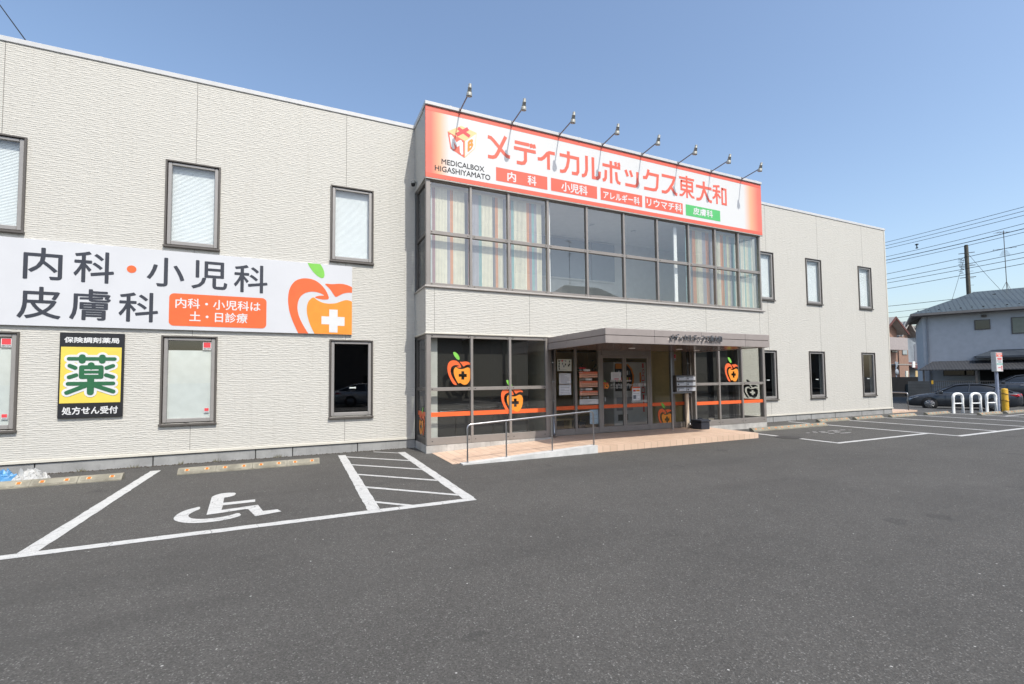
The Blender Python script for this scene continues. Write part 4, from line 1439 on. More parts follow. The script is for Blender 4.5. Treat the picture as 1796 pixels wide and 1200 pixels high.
# ------------------------------------------------------------------ wheel stops
def wheel_stop(L=0.594):
    t = thing('wheel_stop', (0, 0, 0), '', 'wheel stop', local=True)
    k = MB()
    pr = [(-L / 2, 0, 0), (-L / 2, 0, 0.022), (-L / 2, 0.085, 0.098), (-L / 2, 0.15, 0.105), (-L / 2, 0.165, 0.09), (-L / 2, 0.165, 0)]
    k.prism(pr, (L, 0, 0), 0)
    def on(x0, x1, t0, t1, h, mi):
        f = lambda x, t_, h_: (x, 0.085 * t_ - h_ * 0.66, 0.022 + 0.076 * t_ + h_ * 0.75)
        vs = [f(x, t_, hh) for hh in (0, h) for t_ in (t0, t1) for x in (x0, x1)]
        k.add(vs, [(4, 5, 7, 6), (0, 1, 5, 4), (1, 3, 7, 5), (3, 2, 6, 7), (2, 0, 4, 6)], mi)
    for sx in (-1, 1):
        for i in range(4):
            x0 = sx * L / 2 - sx * 0.03
            on(min(x0, x0 - sx * 0.075), max(x0, x0 - sx * 0.075), 0.22 + i * 0.19, 0.27 + i * 0.19, 0.0012, 1)
    for i in range(12):
        x0 = random.uniform(-L / 2 + .02, L / 2 - .08)
        tt = random.uniform(0.0, 0.18)
        on(x0, x0 + random.uniform(.02, .07), tt, tt + 0.05, 0.001, 1)
    on(-0.13, 0.13, 0.22, 0.25, 0.0012, 1)
    k.build('block', [STOPM, mat('stop_groove', (0.16, 0.145, 0.11), 0.9) if 'stop_groove' not in bpy.data.materials else bpy.data.materials['stop_groove']], t)
    for sx in (-1, 1):
        k = MB()
        cx = sx * 0.155
        on(cx - 0.038, cx + 0.038, 0.42, 0.80, 0.003, 1)
        on(cx - 0.019, cx + 0.022, 0.45, 0.78, 0.010, 0)
        k.build('reflector', [REFLO, REFLY], t)
    return t
ws = None
ordn = ['first', 'second', 'third', 'fourth', 'fifth', 'sixth']
def stop_row(x0, n, y, where, grp):
    global ws
    for i in range(n):
        lab = f'{ordn[i]} wheel stop from the left in the row {where}'
        loc = (x0 + 0.3 + i * 0.6, y + random.uniform(-.006, .006), 0)
        if ws is None:
            ws = wheel_stop()
            ws.location = loc
            ws['label'] = lab
        else:
            ws2 = dup(ws, loc, lab)
        o = ws if i == 0 and grp == 'A' else ws2
        o['group'] = 'cream wheel stops with orange reflectors'
        o.rotation_euler = (0, 0, random.uniform(-.012, .012))
stop_row(-6.17, 4, -1.37, 'by the blue sheet', 'A')
stop_row(-2.99, 4, -1.32, 'in the wheelchair bay', 'B')
stop_row(11.60, 6, -1.76, 'right of the step', 'C')
stop_row(16.05, 3, -0.98, 'behind the long row', 'D')
stop_row(18.15, 3, -1.04, 'under the middle right windows', 'E')
stop_row(20.30, 3, -1.14, 'by the clinic corner', 'F')
stop_row(22.75, 3, -1.22, 'left of the white arches', 'G')
stop_row(24.3, 3, -2.33, 'in front of the arches', 'H')
stop_row(26.3, 3, -2.43, 'at the right edge of the view', 'I')

# ------------------------------------------------------------------ crumpled sheets at the far left
def sheet(name, x, y, w, d, h, m, label, seed):
    r = random.Random(seed)
    k = MB()
    k.smooth = False
    n = 22
    ph = [(r.uniform(3, 9), r.uniform(3, 9), r.uniform(0, 6)) for _ in range(5)]
    vs = []
    for j in range(n + 1):
        for i in range(n + 1):
            u, v = i / n * 2 - 1, j / n * 2 - 1
            e = max(0, 1 - (u * u) ** 1.3) * max(0, 1 - (v * v) ** 1.3)
            z = h * e * (0.30 + 0.62 * sum(1 - abs(math.sin(a * u + b * v + c)) for a, b, c in ph) / 2.4) + r.uniform(0, .02) * (e > 0.02)
            vs.append((x + u * w / 2 + r.uniform(-.015, .015), y + v * d / 2 + r.uniform(-.015, .015), max(0.004, z)))
    k.add(vs, [(j * (n + 1) + i, j * (n + 1) + i + 1, (j + 1) * (n + 1) + i + 1, (j + 1) * (n + 1) + i) for j in range(n) for i in range(n)])
    o = k.build(name, m, None, (x, y, 0))
    return tag(o, label, 'sheet')
sheet('plastic_sheet', -5.62, -0.80, 0.62, 0.5, 0.25, mat('blue_tarpaulin', (0.07, 0.22, 0.42), 0.4, 0, 0.2, 9), 'crumpled blue plastic sheet behind the wheel stops at the left edge', 3)
sheet('plastic_sheet', -5.18, -0.80, 0.46, 0.40, 0.23, mat('white_sack_cloth', (0.42, 0.42, 0.41), 0.6, 0, 0.15, 9), 'crumpled white sack lying beside the blue plastic sheet', 5)
k = MB()
rr = random.Random(4)
for x in (-4.75, -3.2, -2.55, -3.95, -1.4, 16.9, 17.8):
    for i in range(14):
        p = Vector((x + rr.gauss(0, .05), rr.uniform(-.05, -.01), 0))
        d = Vector((rr.uniform(-.5, .5), rr.uniform(-.5, .1), 1)).normalized() * rr.uniform(.03, .10)
        w = Vector((0.006, 0.002, 0))
        k.add([p - w, p + w, p + d], [(0, 1, 2)])
tag(k.build('weeds', mat('dry_weeds', (0.14, 0.13, 0.07), 0.8)), kind='stuff')
k = MB()
rr = random.Random(9)
for i in range(900):
    x = rr.uniform(-7, 1.5) if i < 650 else rr.uniform(13.2, 22.5)
    y = -abs(rr.gauss(0, .07)) - 0.0
    s = rr.uniform(.006, .022)
    z = 0.003
    k.add([(x - s, y - s * .6, z), (x + s * .8, y - s, z), (x + s, y + s * .5, z), (x, y, z + s * .8)], [(0, 1, 3), (1, 2, 3), (2, 0, 3)])
tag(k.build('grit', mat('dark_grit', (0.07, 0.06, 0.05), 0.9, 0, 0.4, 50)), kind='stuff')

# ------------------------------------------------------------------ right edge: arches, sign post, bollard
AD = Vector((0.955, -0.295, 0))
def arch(p, label):
    t = thing('arch_barrier', p, label, 'barrier', 'white arch barriers beside the car park')
    P = Vector(p)
    k = MB()
    k.tube(arc_path([P - AD * .235, P - AD * .235 + Vector((0, 0, .84)), P + AD * .235 + Vector((0, 0, .84)), P + AD * .235], 0.2, 7), 0.054, 12)
    k.build('hoop', WPAINT, t)
    k = MB()
    k.tube([P - AD * .235 + Vector((0, 0, .42)), P + AD * .235 + Vector((0, 0, .42))], 0.027, 8)
    k.build('crossbar', WPAINT, t)
    return t
a0 = arch((25.02, -1.30, 0), 'left of the three white arch barriers by the parked saloon')
dup(a0, (25.78, -1.60, 0), 'middle of the three white arch barriers by the parked saloon')
dup(a0, (26.68, -1.78, 0), 'right white arch barrier beside the tall sign pole')
SP = thing('sign_post', (27.25, -1.80, 0), 'tall pole with a box sign striped red white and teal', 'sign')
k = MB()
k.tube([(27.25, -1.80, 0), (27.25, -1.80, 2.0)], 0.06, 12)
k.build('pole', mat('blue_grey_pole', (0.28, 0.32, 0.42), 0.4, 0.2), SP)
k = MB()
k.bbox(26.93, 27.52, -1.93, -1.76, 1.79, 2.63, 0.01)
bx = k.build('sign_box', mat('sign_box_grey', (0.50, 0.52, 0.52), 0.4), SP)
k = MB()
rect(k, 26.94, 27.51, 1.80, 2.62, -1.933, 0)
rect(k, 26.95, 27.50, 2.44, 2.61, -1.936, 1)
rect(k, 26.95, 27.50, 2.09, 2.15, -1.936, 2)
for z, a, b, c in ((2.56, 26.99, 27.46, 0), (2.48, 27.12, 27.33, 0), (2.38, 27.02, 27.44, 3), (2.33, 27.05, 27.42, 3), (2.26, 27.00, 27.40, 4), (2.20, 27.10, 27.40, 4), (1.96, 27.06, 27.30, 3), (2.02, 27.34, 27.46, 3)):
    rect(k, a, b, z - 0.018, z + 0.018, -1.939, c)
rect(k, 27.37, 27.43, 1.84, 2.0, -1.939, 3)
rect(k, 27.00, 27.46, 2.11, 2.13, -1.939, 0)
k.build('sign_face', [WHITE, RED, mat('teal_print', (0.03, 0.36, 0.30), 0.5), DRED, GREYT], bx)
YB_ = thing('bollard', (27.62, -1.90, 0), 'thick yellow bollard beside the tall sign pole', 'bollard')
k = MB()
k.lathe([(0.115, 0), (0.115, 0.98), (0.10, 1.02), (0.0, 1.04)], (27.62, -1.90, 0), n=16)
k.build('post', YPAINT, YB_)
k = MB()
for z in (0.5, 0.8):
    k.tube([(27.62 + .125 * math.cos(t * .4), -1.90 + .125 * math.sin(t * .4), z + .03 * math.sin(t)) for t in range(16)], 0.012, 6)
k.build('chain', mat('rusty_chain', (0.20, 0.12, 0.03), 0.6), YB_)

# ------------------------------------------------------------------ cars
CARP = mat('charcoal_car_paint', (0.062, 0.069, 0.080), 0.25, 0.45, 0.08)
CGLS = mat('car_glass', (0.010, 0.013, 0.016), 0.05, 0.0, 0.05, 6, 0.8)
TYRE = mat('tyre_rubber', (0.015, 0.015, 0.016), 0.8)
RIMM = mat('alloy_rim', (0.22, 0.225, 0.235), 0.35, 0.6)
CHROME = mat('chrome', (0.75, 0.76, 0.78), 0.15, 1.0)
TAIL = mat('tail_lamp_red', (0.42, 0.02, 0.03), 0.2)
HEADL = mat('head_lamp_clear', (0.60, 0.63, 0.66), 0.12, 0.3)
def saloon(loc, rot, label, paint=CARP):
    t = thing('parked_car', loc, label, 'car', local=True)
    t.rotation_euler = rot
    k = MB()
    k.smooth = True
    # x, half width, underside, shoulder, crown
    st = [(2.28, .45, .34, .50, .52), (2.24, .66, .24, .60, .63), (2.08, .80, .20, .68, .72), (1.75, .87, .19, .76, .82), (1.30, .89, .18, .83, .90), (0.95, .895, .18, .87, .95), (0.3, .90, .18, .90, .96),
          (-0.6, .90, .18, .92, .97), (-1.3, .895, .18, .94, .99), (-1.75, .88, .20, .95, 1.02), (-2.05, .85, .24, .94, 1.03), (-2.25, .78, .32, .88, .99), (-2.33, .66, .40, .78, .86)]
    n = 0
    vs = []
    for x, w, b, s, c in st:
        half = [(0, b), (w * .86, b), (w * .97, b + .10), (w, (b + s) * .5), (w * .985, s - .10), (w * .93, s), (w * .6, c - .015), (0, c)]
        ring = [(x, y, z) for y, z in half] + [(x, -y, z) for y, z in half[-2:0:-1]]
        n = len(ring)
        vs += ring
    fs = []
    for i in range(len(st) - 1):
        for j in range(n):
            q = (j + 1) % n
            fs.append((i * n + j, (i + 1) * n + j, (i + 1) * n + q, i * n + q))
    fs.append(tuple(range(n)))
    fs.append(tuple(reversed(range((len(st) - 1) * n, len(st) * n))))
    k.add(vs, fs)
    k.smooth = False
    body = k.build('body', paint, t)
    # greenhouse
    k = MB()
    k.smooth = True
    gs = [(1.02, .74, .93, .935), (0.62, .74, .94, 1.17), (0.22, .735, .95, 1.37), (-0.15, .73, .95, 1.425), (-0.75, .73, .95, 1.43), (-1.15, .72, .96, 1.36), (-1.55, .69, .98, 1.19), (-1.98, .64, 1.0, 1.015)]
    vs = []
    for x, w, b, c in gs:
        h = c - b
        half = [(w, b), (w - .10 * min(1, h / .45), b + h * .75), (w - .20 * min(1, h / .45), b + h * .95), (0, c)]
        vs += [(x, y, z) for y, z in half] + [(x, -y, z) for y, z in half[-2::-1]]
    n = 7
    k.add(vs, [(i * n + j, (i + 1) * n + j, (i + 1) * n + j + 1, i * n + j + 1) for i in range(len(gs) - 1) for j in range(n - 1)])
    k.smooth = False
    k.build('glass', CGLS, t)
    k = MB()
    k.smooth = True
    rs = [(0.26, 1.385), (-0.15, 1.44), (-0.75, 1.445), (-1.15, 1.375), (-1.5, 1.22)]
    for (x0, c0), (x1, c1) in zip(rs, rs[1:]):
        for y0, y1, d0, d1 in ((-.56, -.3, .035, .006), (-.3, .3, .006, .006), (.3, .56, .006, .035)):
            k.quad((x0, y0, c0 - d0), (x0, y1, c0 - d1), (x1, y1, c1 - d1), (x1, y0, c1 - d0))
    for s in (-1, 1):
        k.tube([(1.00, s * .75, .945), (0.60, s * .70, 1.15), (0.22, s * .585, 1.365), (-0.2, s * .565, 1.415), (-0.8, s * .565, 1.42), (-1.2, s * .57, 1.34), (-1.6, s * .62, 1.17), (-1.98, s * .66, 1.02)], 0.035, 6)
        k.tube([(-0.30, s * .745, .96), (-0.36, s * .585, 1.40)], 0.028, 6)
        k.tube([(-1.25, s * .735, .98), (-1.42, s * .61, 1.27)], 0.05, 6)
    k.smooth = False
    k.build('roof', paint, t)
    k = MB()
    for s in (-1, 1):
        k.tube([(0.95, s * .80, .925), (-0.3, s * .795, .955), (-1.3, s * .775, .985), (-1.5, s * .70, 1.08)], 0.012, 5)
    k.build('window_trim', CHROME, t)
    for x in (1.30, -1.26):
        for s in (-1, 1):
            k = MB()
            k.lathe([(0.0, 0), (0.365, 0.0), (0.365, 0.012)], (x, s * .885, .335), (0, s, 0), 28)
            k.build('wheel_arch', DARK, t)
            k = MB()
            k.lathe([(0.20, 0.0), (0.30, 0.0), (0.325, 0.02), (0.325, 0.045), (0.30, 0.06), (0.225, 0.06)], (x, s * .86, .325), (0, s, 0), 28)
            wv = k.build('wheel', TYRE, t)
            k = MB()
            k.lathe([(0.225, 0.04), (0.225, 0.062), (0.205, 0.066), (0.20, 0.045)], (x, s * .86, .325), (0, s, 0), 28, 0)
            k.lathe([(0.0, 0.062), (0.05, 0.064), (0.055, 0.05)], (x, s * .86, .325), (0, s, 0), 14, 0)
            for i in range(10):
                a = 2 * PI * i / 10
                k.tube([(x + .04 * math.cos(a), s * .92, .325 + .04 * math.sin(a)), (x + .21 * math.cos(a), s * .922, .325 + .21 * math.sin(a))], 0.016, 5, 0)
            k.build('rim', RIMM, wv)
    for s in (-1, 1):
        k = MB()
        k.poly([(2.16, s * .74, .60), (2.02, s * .85, .655), (1.72, s * .895, .745), (1.80, s * .885, .70), (2.1, s * .82, .565)])
        k.poly([(2.26, s * .52, .575), (2.16, s * .745, .61), (2.1, s * .825, .565), (2.24, s * .6, .52)])
        k.build('headlight', HEADL, t)
        k = MB()
        k.poly([(-1.80, s * .905, .875), (-2.08, s * .875, .90), (-2.16, s * .86, .82), (-2.1, s * .868, .78)])
        k.poly([(-2.08, s * .865, .905), (-2.29, s * .60, .93), (-2.32, s * .62, .80), (-2.18, s * .845, .79)])
        k.build('taillight', TAIL, t)
        k = MB()
        k.bbox(0.72, 0.92, min(s * .90, s * 1.04), max(s * .90, s * 1.04), .93, 1.05, 0.03)
        k.build('mirror', paint, t)
        for x in (0.02, -0.98):
            k = MB()
            k.bbox(x - .09, x + .09, min(s * .895, s * .925), max(s * .895, s * .925), .795, .825, 0.008)
            k.build('door_handle', CHROME, t)
        k = MB()
        for x in (0.62, -0.32, -1.18):
            k.box(x - .004, x + .004, min(s * .88, s * .9035), max(s * .88, s * .9035), .30, .86)
        k.build('door_gap', DARK, t)
    k = MB()
    k.bbox(-2.345, -2.33, -.24, .24, .70, .84, 0.004)
    k.build('number_plate', WHITE, t)
    k = MB()
    k.bbox(-2.31, -2.29, -.45, .45, .905, .935, 0.006)
    k.build('boot_trim', CHROME, t)
    return t
hd = math.atan2(0.907, -0.42)
car0 = saloon((32.43, 1.53, -0.27), (0, 0, hd), 'dark grey saloon car parked in the street behind the white arches')
car0.scale = (0.99, 0.99, 0.99)
dup(car0, (38.6, 1.1, 0.20), 'dark car under the carport behind the grey saloon at the right edge', (0, 0, hd))

# ------------------------------------------------------------------ blue-grey house across the street
HU, HN = Vector((0.45122, -0.89241, 0)), Vector((0.89241, 0.45122, 0))
HP = Vector((39.4, 6.1, -0.27))
def hp(s, n, z):
    """point on the house frame: s along its front, n behind its front, z world height"""
    q = HP + HU * s + HN * n
    return Vector((q.x, q.y, z))
def hbox(k, s0, s1, n0, n1, z0, z1, mi=None):
    vs = [hp(s, n, z) for z in (z0, z1) for n in (n0, n1) for s in (s0, s1)]
    k.add(vs, [(0, 2, 3, 1), (4, 5, 7, 6), (0, 1, 5, 4), (1, 3, 7, 5), (3, 2, 6, 7), (2, 0, 4, 6)], mi)
HS = thing('blue_grey_house', HP, 'blue grey rendered house with a dark hipped metal roof across the street', 'house')
HWALL = mat('blue_grey_render', (0.42, 0.44, 0.465), 0.85, 0, 0.06, 3)
HROOF = NT('slate_metal_roof')
HROOF.set(0.45, 0.2, 0.5)
_o = HROOF.xyz()
_s = HROOF.math('ADD', HROOF.math('MULTIPLY', _o[0], 0.45), HROOF.math('MULTIPLY', _o[1], -0.89))
_fr = HROOF.math('FRACT', HROOF.math('DIVIDE', _s, 0.26))
HROOF.l(HROOF.mix(HROOF.math('MULTIPLY', HROOF.math('LESS_THAN', _fr, 0.2), 0.55), (0.070, 0.087, 0.090), (0.030, 0.038, 0.042)), HROOF.b.inputs['Base Color'])
HROOF.bump(HROOF.math('LESS_THAN', _fr, 0.2), 0.02)
HROOF = HROOF.m
k = MB()
hbox(k, 0.0, 14, 0, 8, -0.3, 5.8)
k.build('wall', HWALL, HS)
k = MB()
e0, e1, zr0, zr1 = -0.65, 14.6, 5.98, 7.75
A, B, C, D = hp(e0, -0.65, zr0), hp(e1, -0.65, zr0), hp(e1, 8.6, zr0), hp(e0, 8.6, zr0)
R0, R1 = hp(3.2, 4.0, zr1), hp(10.5, 4.0, zr1)
k.add([A, B, C, D, R0, R1], [(0, 1, 5, 4), (1, 2, 5), (2, 3, 4, 5), (3, 0, 4)])
for i in range(24):
    s = -0.2 + i * 0.55
    hbox(k, s - .04, s + .04, -0.10 + (i % 2) * .06, 0.0 + (i % 2) * .06, 6.15, 6.24, 1)
k.build('roof', [HROOF, DARK], HS)
k = MB()
hbox(k, e0 + .02, e1, -0.70, -0.56, 5.82, 5.97)
hbox(k, e0 + .05, e1, -0.55, -0.02, 5.80, 5.84)
hbox(k, e0, e0 + .12, -0.5, 8.5, 5.82, 5.97)
k.build('gutter', mat('grey_gutter', (0.17, 0.16, 0.155), 0.5), HS)
for s0, s1, z0, z1, m_ in ((2.62, 3.38, 4.66, 5.33, DARK), (4.34, 6.0, 4.28, 5.36, PAPG), (0.95, 2.52, 1.58, 1.98, DARK)):
    k = MB()
    hbox(k, s0, s1, -0.05, 0.02, z0, z1, 0)
    f = k.build('window', FRDK, HS)
    k = MB()
    hbox(k, s0 + .05, s1 - .05, -0.062, -0.052, z0 + .05, z1 - .05, 0)
    k.build('pane', mat('house_window_green', (0.19, 0.205, 0.165), 0.3) if m_ is PAPG else CGLS, f)
k = MB()
hbox(k, 2.75, 9.0, -0.07, -0.01, -0.27, 1.97)  # dark panel standing in for the carport shadow and the black garage behind
k.build('garage_shade_panel', mat('garage_shade_black', (0.02, 0.021, 0.024), 0.7), HS)
k = MB()
hbox(k, 0.22, 0.30, -0.09, -0.01, -0.2, 5.75)
k.build('downpipe', mat('grey_downpipe', (0.24, 0.25, 0.27), 0.5), HS)
k = MB()
k.lathe([(0.0, 0.0), (0.12, 0.0), (0.14, -.05), (0.12, -0.12)], hp(3.1, -.08, 5.62), (0, 0, 1), 12)
k.build('vent_hood', FRDK, HS)
# lean-to tiled porch roof
k = MB()
k.add([hp(2.5, -1.05, 2.86), hp(9, -1.05, 2.86), hp(9, 0, 3.28), hp(3.4, 0, 3.28), hp(2.5, -1.05, 2.74), hp(9, -1.05, 2.74), hp(9, 0, 2.74), hp(2.5, 0, 2.86)],
      [(0, 1, 2, 3), (0, 4, 5, 1), (0, 3, 7), (4, 0, 7), (4, 7, 6, 5)])
k.build('porch_roof', mat('dark_slate', (0.045, 0.055, 0.068), 0.5), HS)
# carport
CP = thing('carport', hp(4, -1.3, -0.27), 'long dark lean-to carport roof on posts in front of the blue grey house', 'carport')
k = MB()
k.add([hp(-0.48, -2.6, 2.0), hp(9, -2.6, 2.0), hp(9, -0.01, 2.60), hp(0.45, -0.01, 2.60), hp(-0.48, -2.6, 1.94), hp(9, -2.6, 1.94), hp(9, -0.01, 2.54), hp(0.45, -0.01, 2.54)],
      [(0, 1, 2, 3), (4, 7, 6, 5), (0, 4, 5, 1), (0, 3, 7, 4)])
CPM = NT('corrugated_roof')
CPM.set(0.5, 0.1, 0.5)
_o = CPM.xyz()
_s = CPM.math('ADD', CPM.math('MULTIPLY', _o[0], 0.45), CPM.math('MULTIPLY', _o[1], -0.89))
_w = CPM.math('SINE', CPM.math('MULTIPLY', _s, 40.0))
_n = CPM.noise(CPM.pos(), 1.2, 4)
CPM.l(CPM.mix(_n, (0.03, 0.031, 0.034), (0.055, 0.056, 0.06)), CPM.b.inputs['Base Color'])
CPM.bump(_w, 0.006)
k.build('roof', CPM.m, CP)
for s in (-0.2, 2.3, 4.8, 7.5):
    k = MB()
    hbox(k, s - .05, s + .05, -2.5, -2.4, -0.27, 1.94)
    k.build('post', FRDK, CP)
# fences
FN = thing('block_fence', hp(-1.2, -3.0, -0.27), 'dark grey concrete block wall left of the picket fence', 'wall')
BLK = NT('dark_block')
BLK.set(0.9, 0, 0.2)
_o = BLK.xyz()
_fr = BLK.math('FRACT', BLK.math('DIVIDE', _o[2], 0.2))
_n = BLK.noise(BLK.pos(), 2.0, 4)
_c = BLK.mix(_n, (0.045, 0.05, 0.052), (0.10, 0.105, 0.11))
BLK.l(BLK.mix(BLK.math('MULTIPLY', BLK.math('LESS_THAN', _fr, 0.08), 0.7), _c, (0.02, 0.02, 0.02)), BLK.b.inputs['Base Color'])
k = MB()
hbox(k, -1.05, 0.05, -3.05, -2.9, -0.27, 1.25)
k.build('block_panel', BLK.m, FN)
PF = thing('picket_fence', hp(3, -3.0, -0.27), 'dark metal picket fence on a low wall behind the grey saloon', 'fence')
k = MB()
hbox(k, 0.06, 9, -3.05, -2.9, -0.27, 0.35)
k.build('low_wall', BLK.m, PF)
k = MB()
for z in (0.5, 0.85, 1.22):
    hbox(k, 0.06, 9, -2.99, -2.96, z, z + .035)
for i in range(90):
    s = 0.1 + i * 0.1
    hbox(k, s, s + .018, -2.985, -2.965, 0.35, 1.22)
k.build('pickets', FRDK, PF)
k = MB()
hbox(k, 0.12, 0.22, -3.07, -3.04, 1.05, 1.3)
tag(k.build('meter_tag', YPAINT, None, hp(.17, -3.05, 1.05)), 'small yellow plate at the left end of the picket fence', 'plate')
# rooftop aerial
def aerial(base, h, label):
    t = thing('tv_aerial', base, label, 'aerial')
    b = Vector(base)
    up = Vector((0, 0, 1))
    k = MB()
    k.tube([b, b + up * h], 0.022, 6)
    for a in (0, 2.1, 4.2):
        k.tube([b + Vector((.3 * math.cos(a), .3 * math.sin(a), 0)), b + up * .7], 0.012, 5)
    k.build('mast', FRDK, t)
    for f, ln, dr in ((0.97, 0.8, (HU * .5 + HN * .3)), (0.70, 1.0, (HU * .9 - HN * .1)), (0.63, .3, up)):
        dr = dr.normalized()
        k = MB()
        c = b + up * (h * f)
        k.tube([c - dr * ln * .6, c + dr * ln * .6], 0.014, 5)
        sd = dr.cross(up)
        if sd.length < .1: sd = HU
        sd.normalize()
        for i in range(6):
            q = c + dr * ln * (-.55 + .22 * i)
            k.tube([q - sd * (.28 - .03 * i), q + sd * (.28 - .03 * i)], 0.008, 4)
        k.build('antenna', FRDK, t)
    return t
aerial(hp(4.85, 4.0, 7.6), 4.4, 'tall television aerial on the ridge of the blue grey house')

# ------------------------------------------------------------------ utility pole and cables
PL = Vector((50.9, 7.8, -0.27))
UP = thing('utility_pole', PL, 'dark utility pole rising behind the blue grey house', 'utility pole')
k = MB()
k.lathe([(0.17, 0), (0.155, 7), (0.135, 12.9), (0.11, 13.0)], PL, (0, 0, 1), 14)
k.build('pole', mat('pole_concrete', (0.075, 0.07, 0.055), 0.8, 0, 0.2, 3), UP)
k = MB()
for z in (10.2, 11.2, 12.3):
    k.tube([PL + HU * -.5 + Vector((0, 0, z)), PL + HU * .5 + Vector((0, 0, z))], 0.03, 6)
for i in range(9):
    z = 6.5 + i * .6
    k.tube([PL + HU * .16 + Vector((0, 0, z)), PL + HU * .36 + Vector((0, 0, z))], 0.012, 5)
k.build('bracket', FRDK, UP)
k = MB()
for i in range(14):
    a = PL - HU * .35 + Vector((0, 0, 10.6 + .1 * i))
    k.tube([a + Vector((random.uniform(-.2, .2), random.uniform(-.2, .2), 0)) for _ in range(3)], 0.02, 5)
k.build('cable_bundle', DARK, UP)
def cable(a, b, sag, r, label, grp='overhead cables beside the clinic'):
    a, b = Vector(a), Vector(b)
    k = MB()
    pts = []
    for i in range(33):
        t = i / 32
        p = a.lerp(b, t)
        p.z -= sag * 4 * t * (1 - t)
        pts.append(p)
    k.tube(pts, r, 5)
    o = k.build('power_cable', DARK, None, pts[0])
    return tag(o, label, 'cable', grp)
def through(p, q, ext0=1.2, ext1=1.4):
    p, q = Vector(p), Vector(q)
    d = q - p
    return p - d * ext0, q + d * ext1
up_n = ['topmost', 'second highest', 'third highest', 'fourth highest', 'fifth highest', 'sixth highest']
for i, (zl, zr) in enumerate(((10.48, 10.42), (10.26, 10.21), (10.07, 9.99), (9.74, 9.78), (9.52, 9.52), (9.33, 9.34))):
    a, b = through((33.42, 5.24, zl), (32.48, -1.37, zr))
    cable(a, b, 0.28 if i < 3 else 0.5, 0.020 if i == 4 else 0.013, f'{up_n[i]} thin cable in the upper bundle crossing the sky right of the clinic')
for i, (zl, zr) in enumerate(((10.65, 10.64), (10.16, 10.11), (9.87, 9.76), (9.38, 9.35))):
    a, b = through((44.92, 10.95, zl), (43.02, 1.94, zr))
    cable(a, b, 0.35, 0.019, f'{up_n[i]} cable in the lower group passing the utility pole')
k = MB()
k.box(33.21, 33.25, 3.46, 3.50, 9.36, 9.66)
k.box(33.20, 33.26, 3.40, 3.56, 9.58, 9.64)
k.box(33.20, 33.26, 3.42, 3.54, 9.38, 9.42)
tag(k.build('cable_clamp', DARK, None, (33.23, 3.48, 9.5)), 'small dark clamp hanging on the upper cable bundle', 'clamp')
a, b = through((46.0, 11.6, 7.8), (44.1, 5.0, 7.4), .8, .2)
cable(a, b, 0.1, 0.02, 'low single cable running behind the blue grey roof')
for i in range(4):
    a, b = through((62, 24, 9.1 - i * .75), (64, 20, 9.3 - i * .72), 4, 4)
    cable(a, b, 0.1, 0.022, f'{up_n[i]} of the distant cables above the brown house roofs', 'distant cables above the brown house roofs')
cable(PL + Vector((0, 0, 12.6)), hp(2.0, 5, 7.2), 0.1, 0.012, 'guy wire slanting left from the top of the utility pole', 'pole wires')
cable(PL + Vector((0, 0, 12.4)), hp(5.5, 6.5, 7.0), 0.1, 0.012, 'guy wire slanting right from the top of the utility pole', 'pole wires')
cable((-6.30, 1.4, 8.9), (-12.924, 10, 18.413), 0.0, 0.012, 'thin wire slanting up over the roof at the top left', 'roof wires')

# ------------------------------------------------------------------ houses at the end of the street
def vp(d, px, z):
    """point d metres ahead along the horizontal bearing px"""
    t = (px - 895) / 813.76
    return Vector((-1.0193 + d * (0.41651 + 0.90907 * t), -11.5694 + d * (0.90794 - 0.41653 * t), z))
BR = mat('brown_render', (0.25, 0.155, 0.115), 0.85, 0, 0.1)
GRY = mat('blue_grey_cladding', (0.22, 0.25, 0.28), 0.8, 0, 0.1)
GTILE = m_tileroof('grey_pantile', (0.33, 0.32, 0.30), 0.4, 1)
RTILE = mat('maroon_roof', (0.10, 0.035, 0.03), 0.7)
EAVE = mat('eave_board', (0.30, 0.28, 0.26), 0.8)
F2, R2 = Vector((0.0, 1.0, 0)), Vector((1.0, 0.0, 0))
def gable(base, w, dp, ze, za, mats, name, label, win=True):
    """house whose gable end faces the camera"""
    t = thing(name, base, label, 'house')
    b = Vector(base)
    f, r = F2, R2
    P = lambda s, n, z: Vector((b.x, b.y, 0)) + r * s + f * n + Vector((0, 0, z))
    k = MB()
    gb = [P(-w / 2, 0, -.3), P(w / 2, 0, -.3), P(w / 2, 0, ze), P(0, 0, za), P(-w / 2, 0, ze)]
    k.prism(gb, f * dp)
    k.build('wall', mats[0], t)
    k = MB()
    o = 0.7
    sl = (za - ze) / (w / 2)
    for s in (-1, 1):
        pr = [P(0, -o, za + .14), P(s * (w / 2 + .7), -o, ze + .14 - sl * .7), P(s * (w / 2 + .7), -o, ze - sl * .7), P(0, -o, za)]
        k.prism(pr, f * (dp + 2 * o))
    k.build('roof', mats[1], t)
    k = MB()
    for s in (-1, 1):
        k.prism([P(s * .02, -o - .05, za + .16), P(s * (w / 2 + .72), -o - .05, ze + .16 - sl * .72), P(s * (w / 2 + .72), -o - .05, ze - .08 - sl * .72), P(s * .02, -o - .05, za - .08)], f * .05)
    k.build('barge_board', mats[2], t)
    if win:
        for s, z in win:
            k = MB()
            k.prism([P(s - .5, -.04, z), P(s + .5, -.04, z), P(s + .5, -.04, z + 1.1), P(s - .5, -.04, z + 1.1)], f * .06)
            wf = k.build('window', FRDK, t)
            k = MB()
            k.prism([P(s - .44, -.055, z + .06), P(s + .44, -.055, z + .06), P(s + .44, -.055, z + 1.04), P(s - .44, -.055, z + 1.04)], f * .01)
            k.build('pane', mat('pale_window', (0.28, 0.32, 0.34), 0.15) if 'pale_window' not in bpy.data.materials else bpy.data.materials['pale_window'], wf)
    return t, P
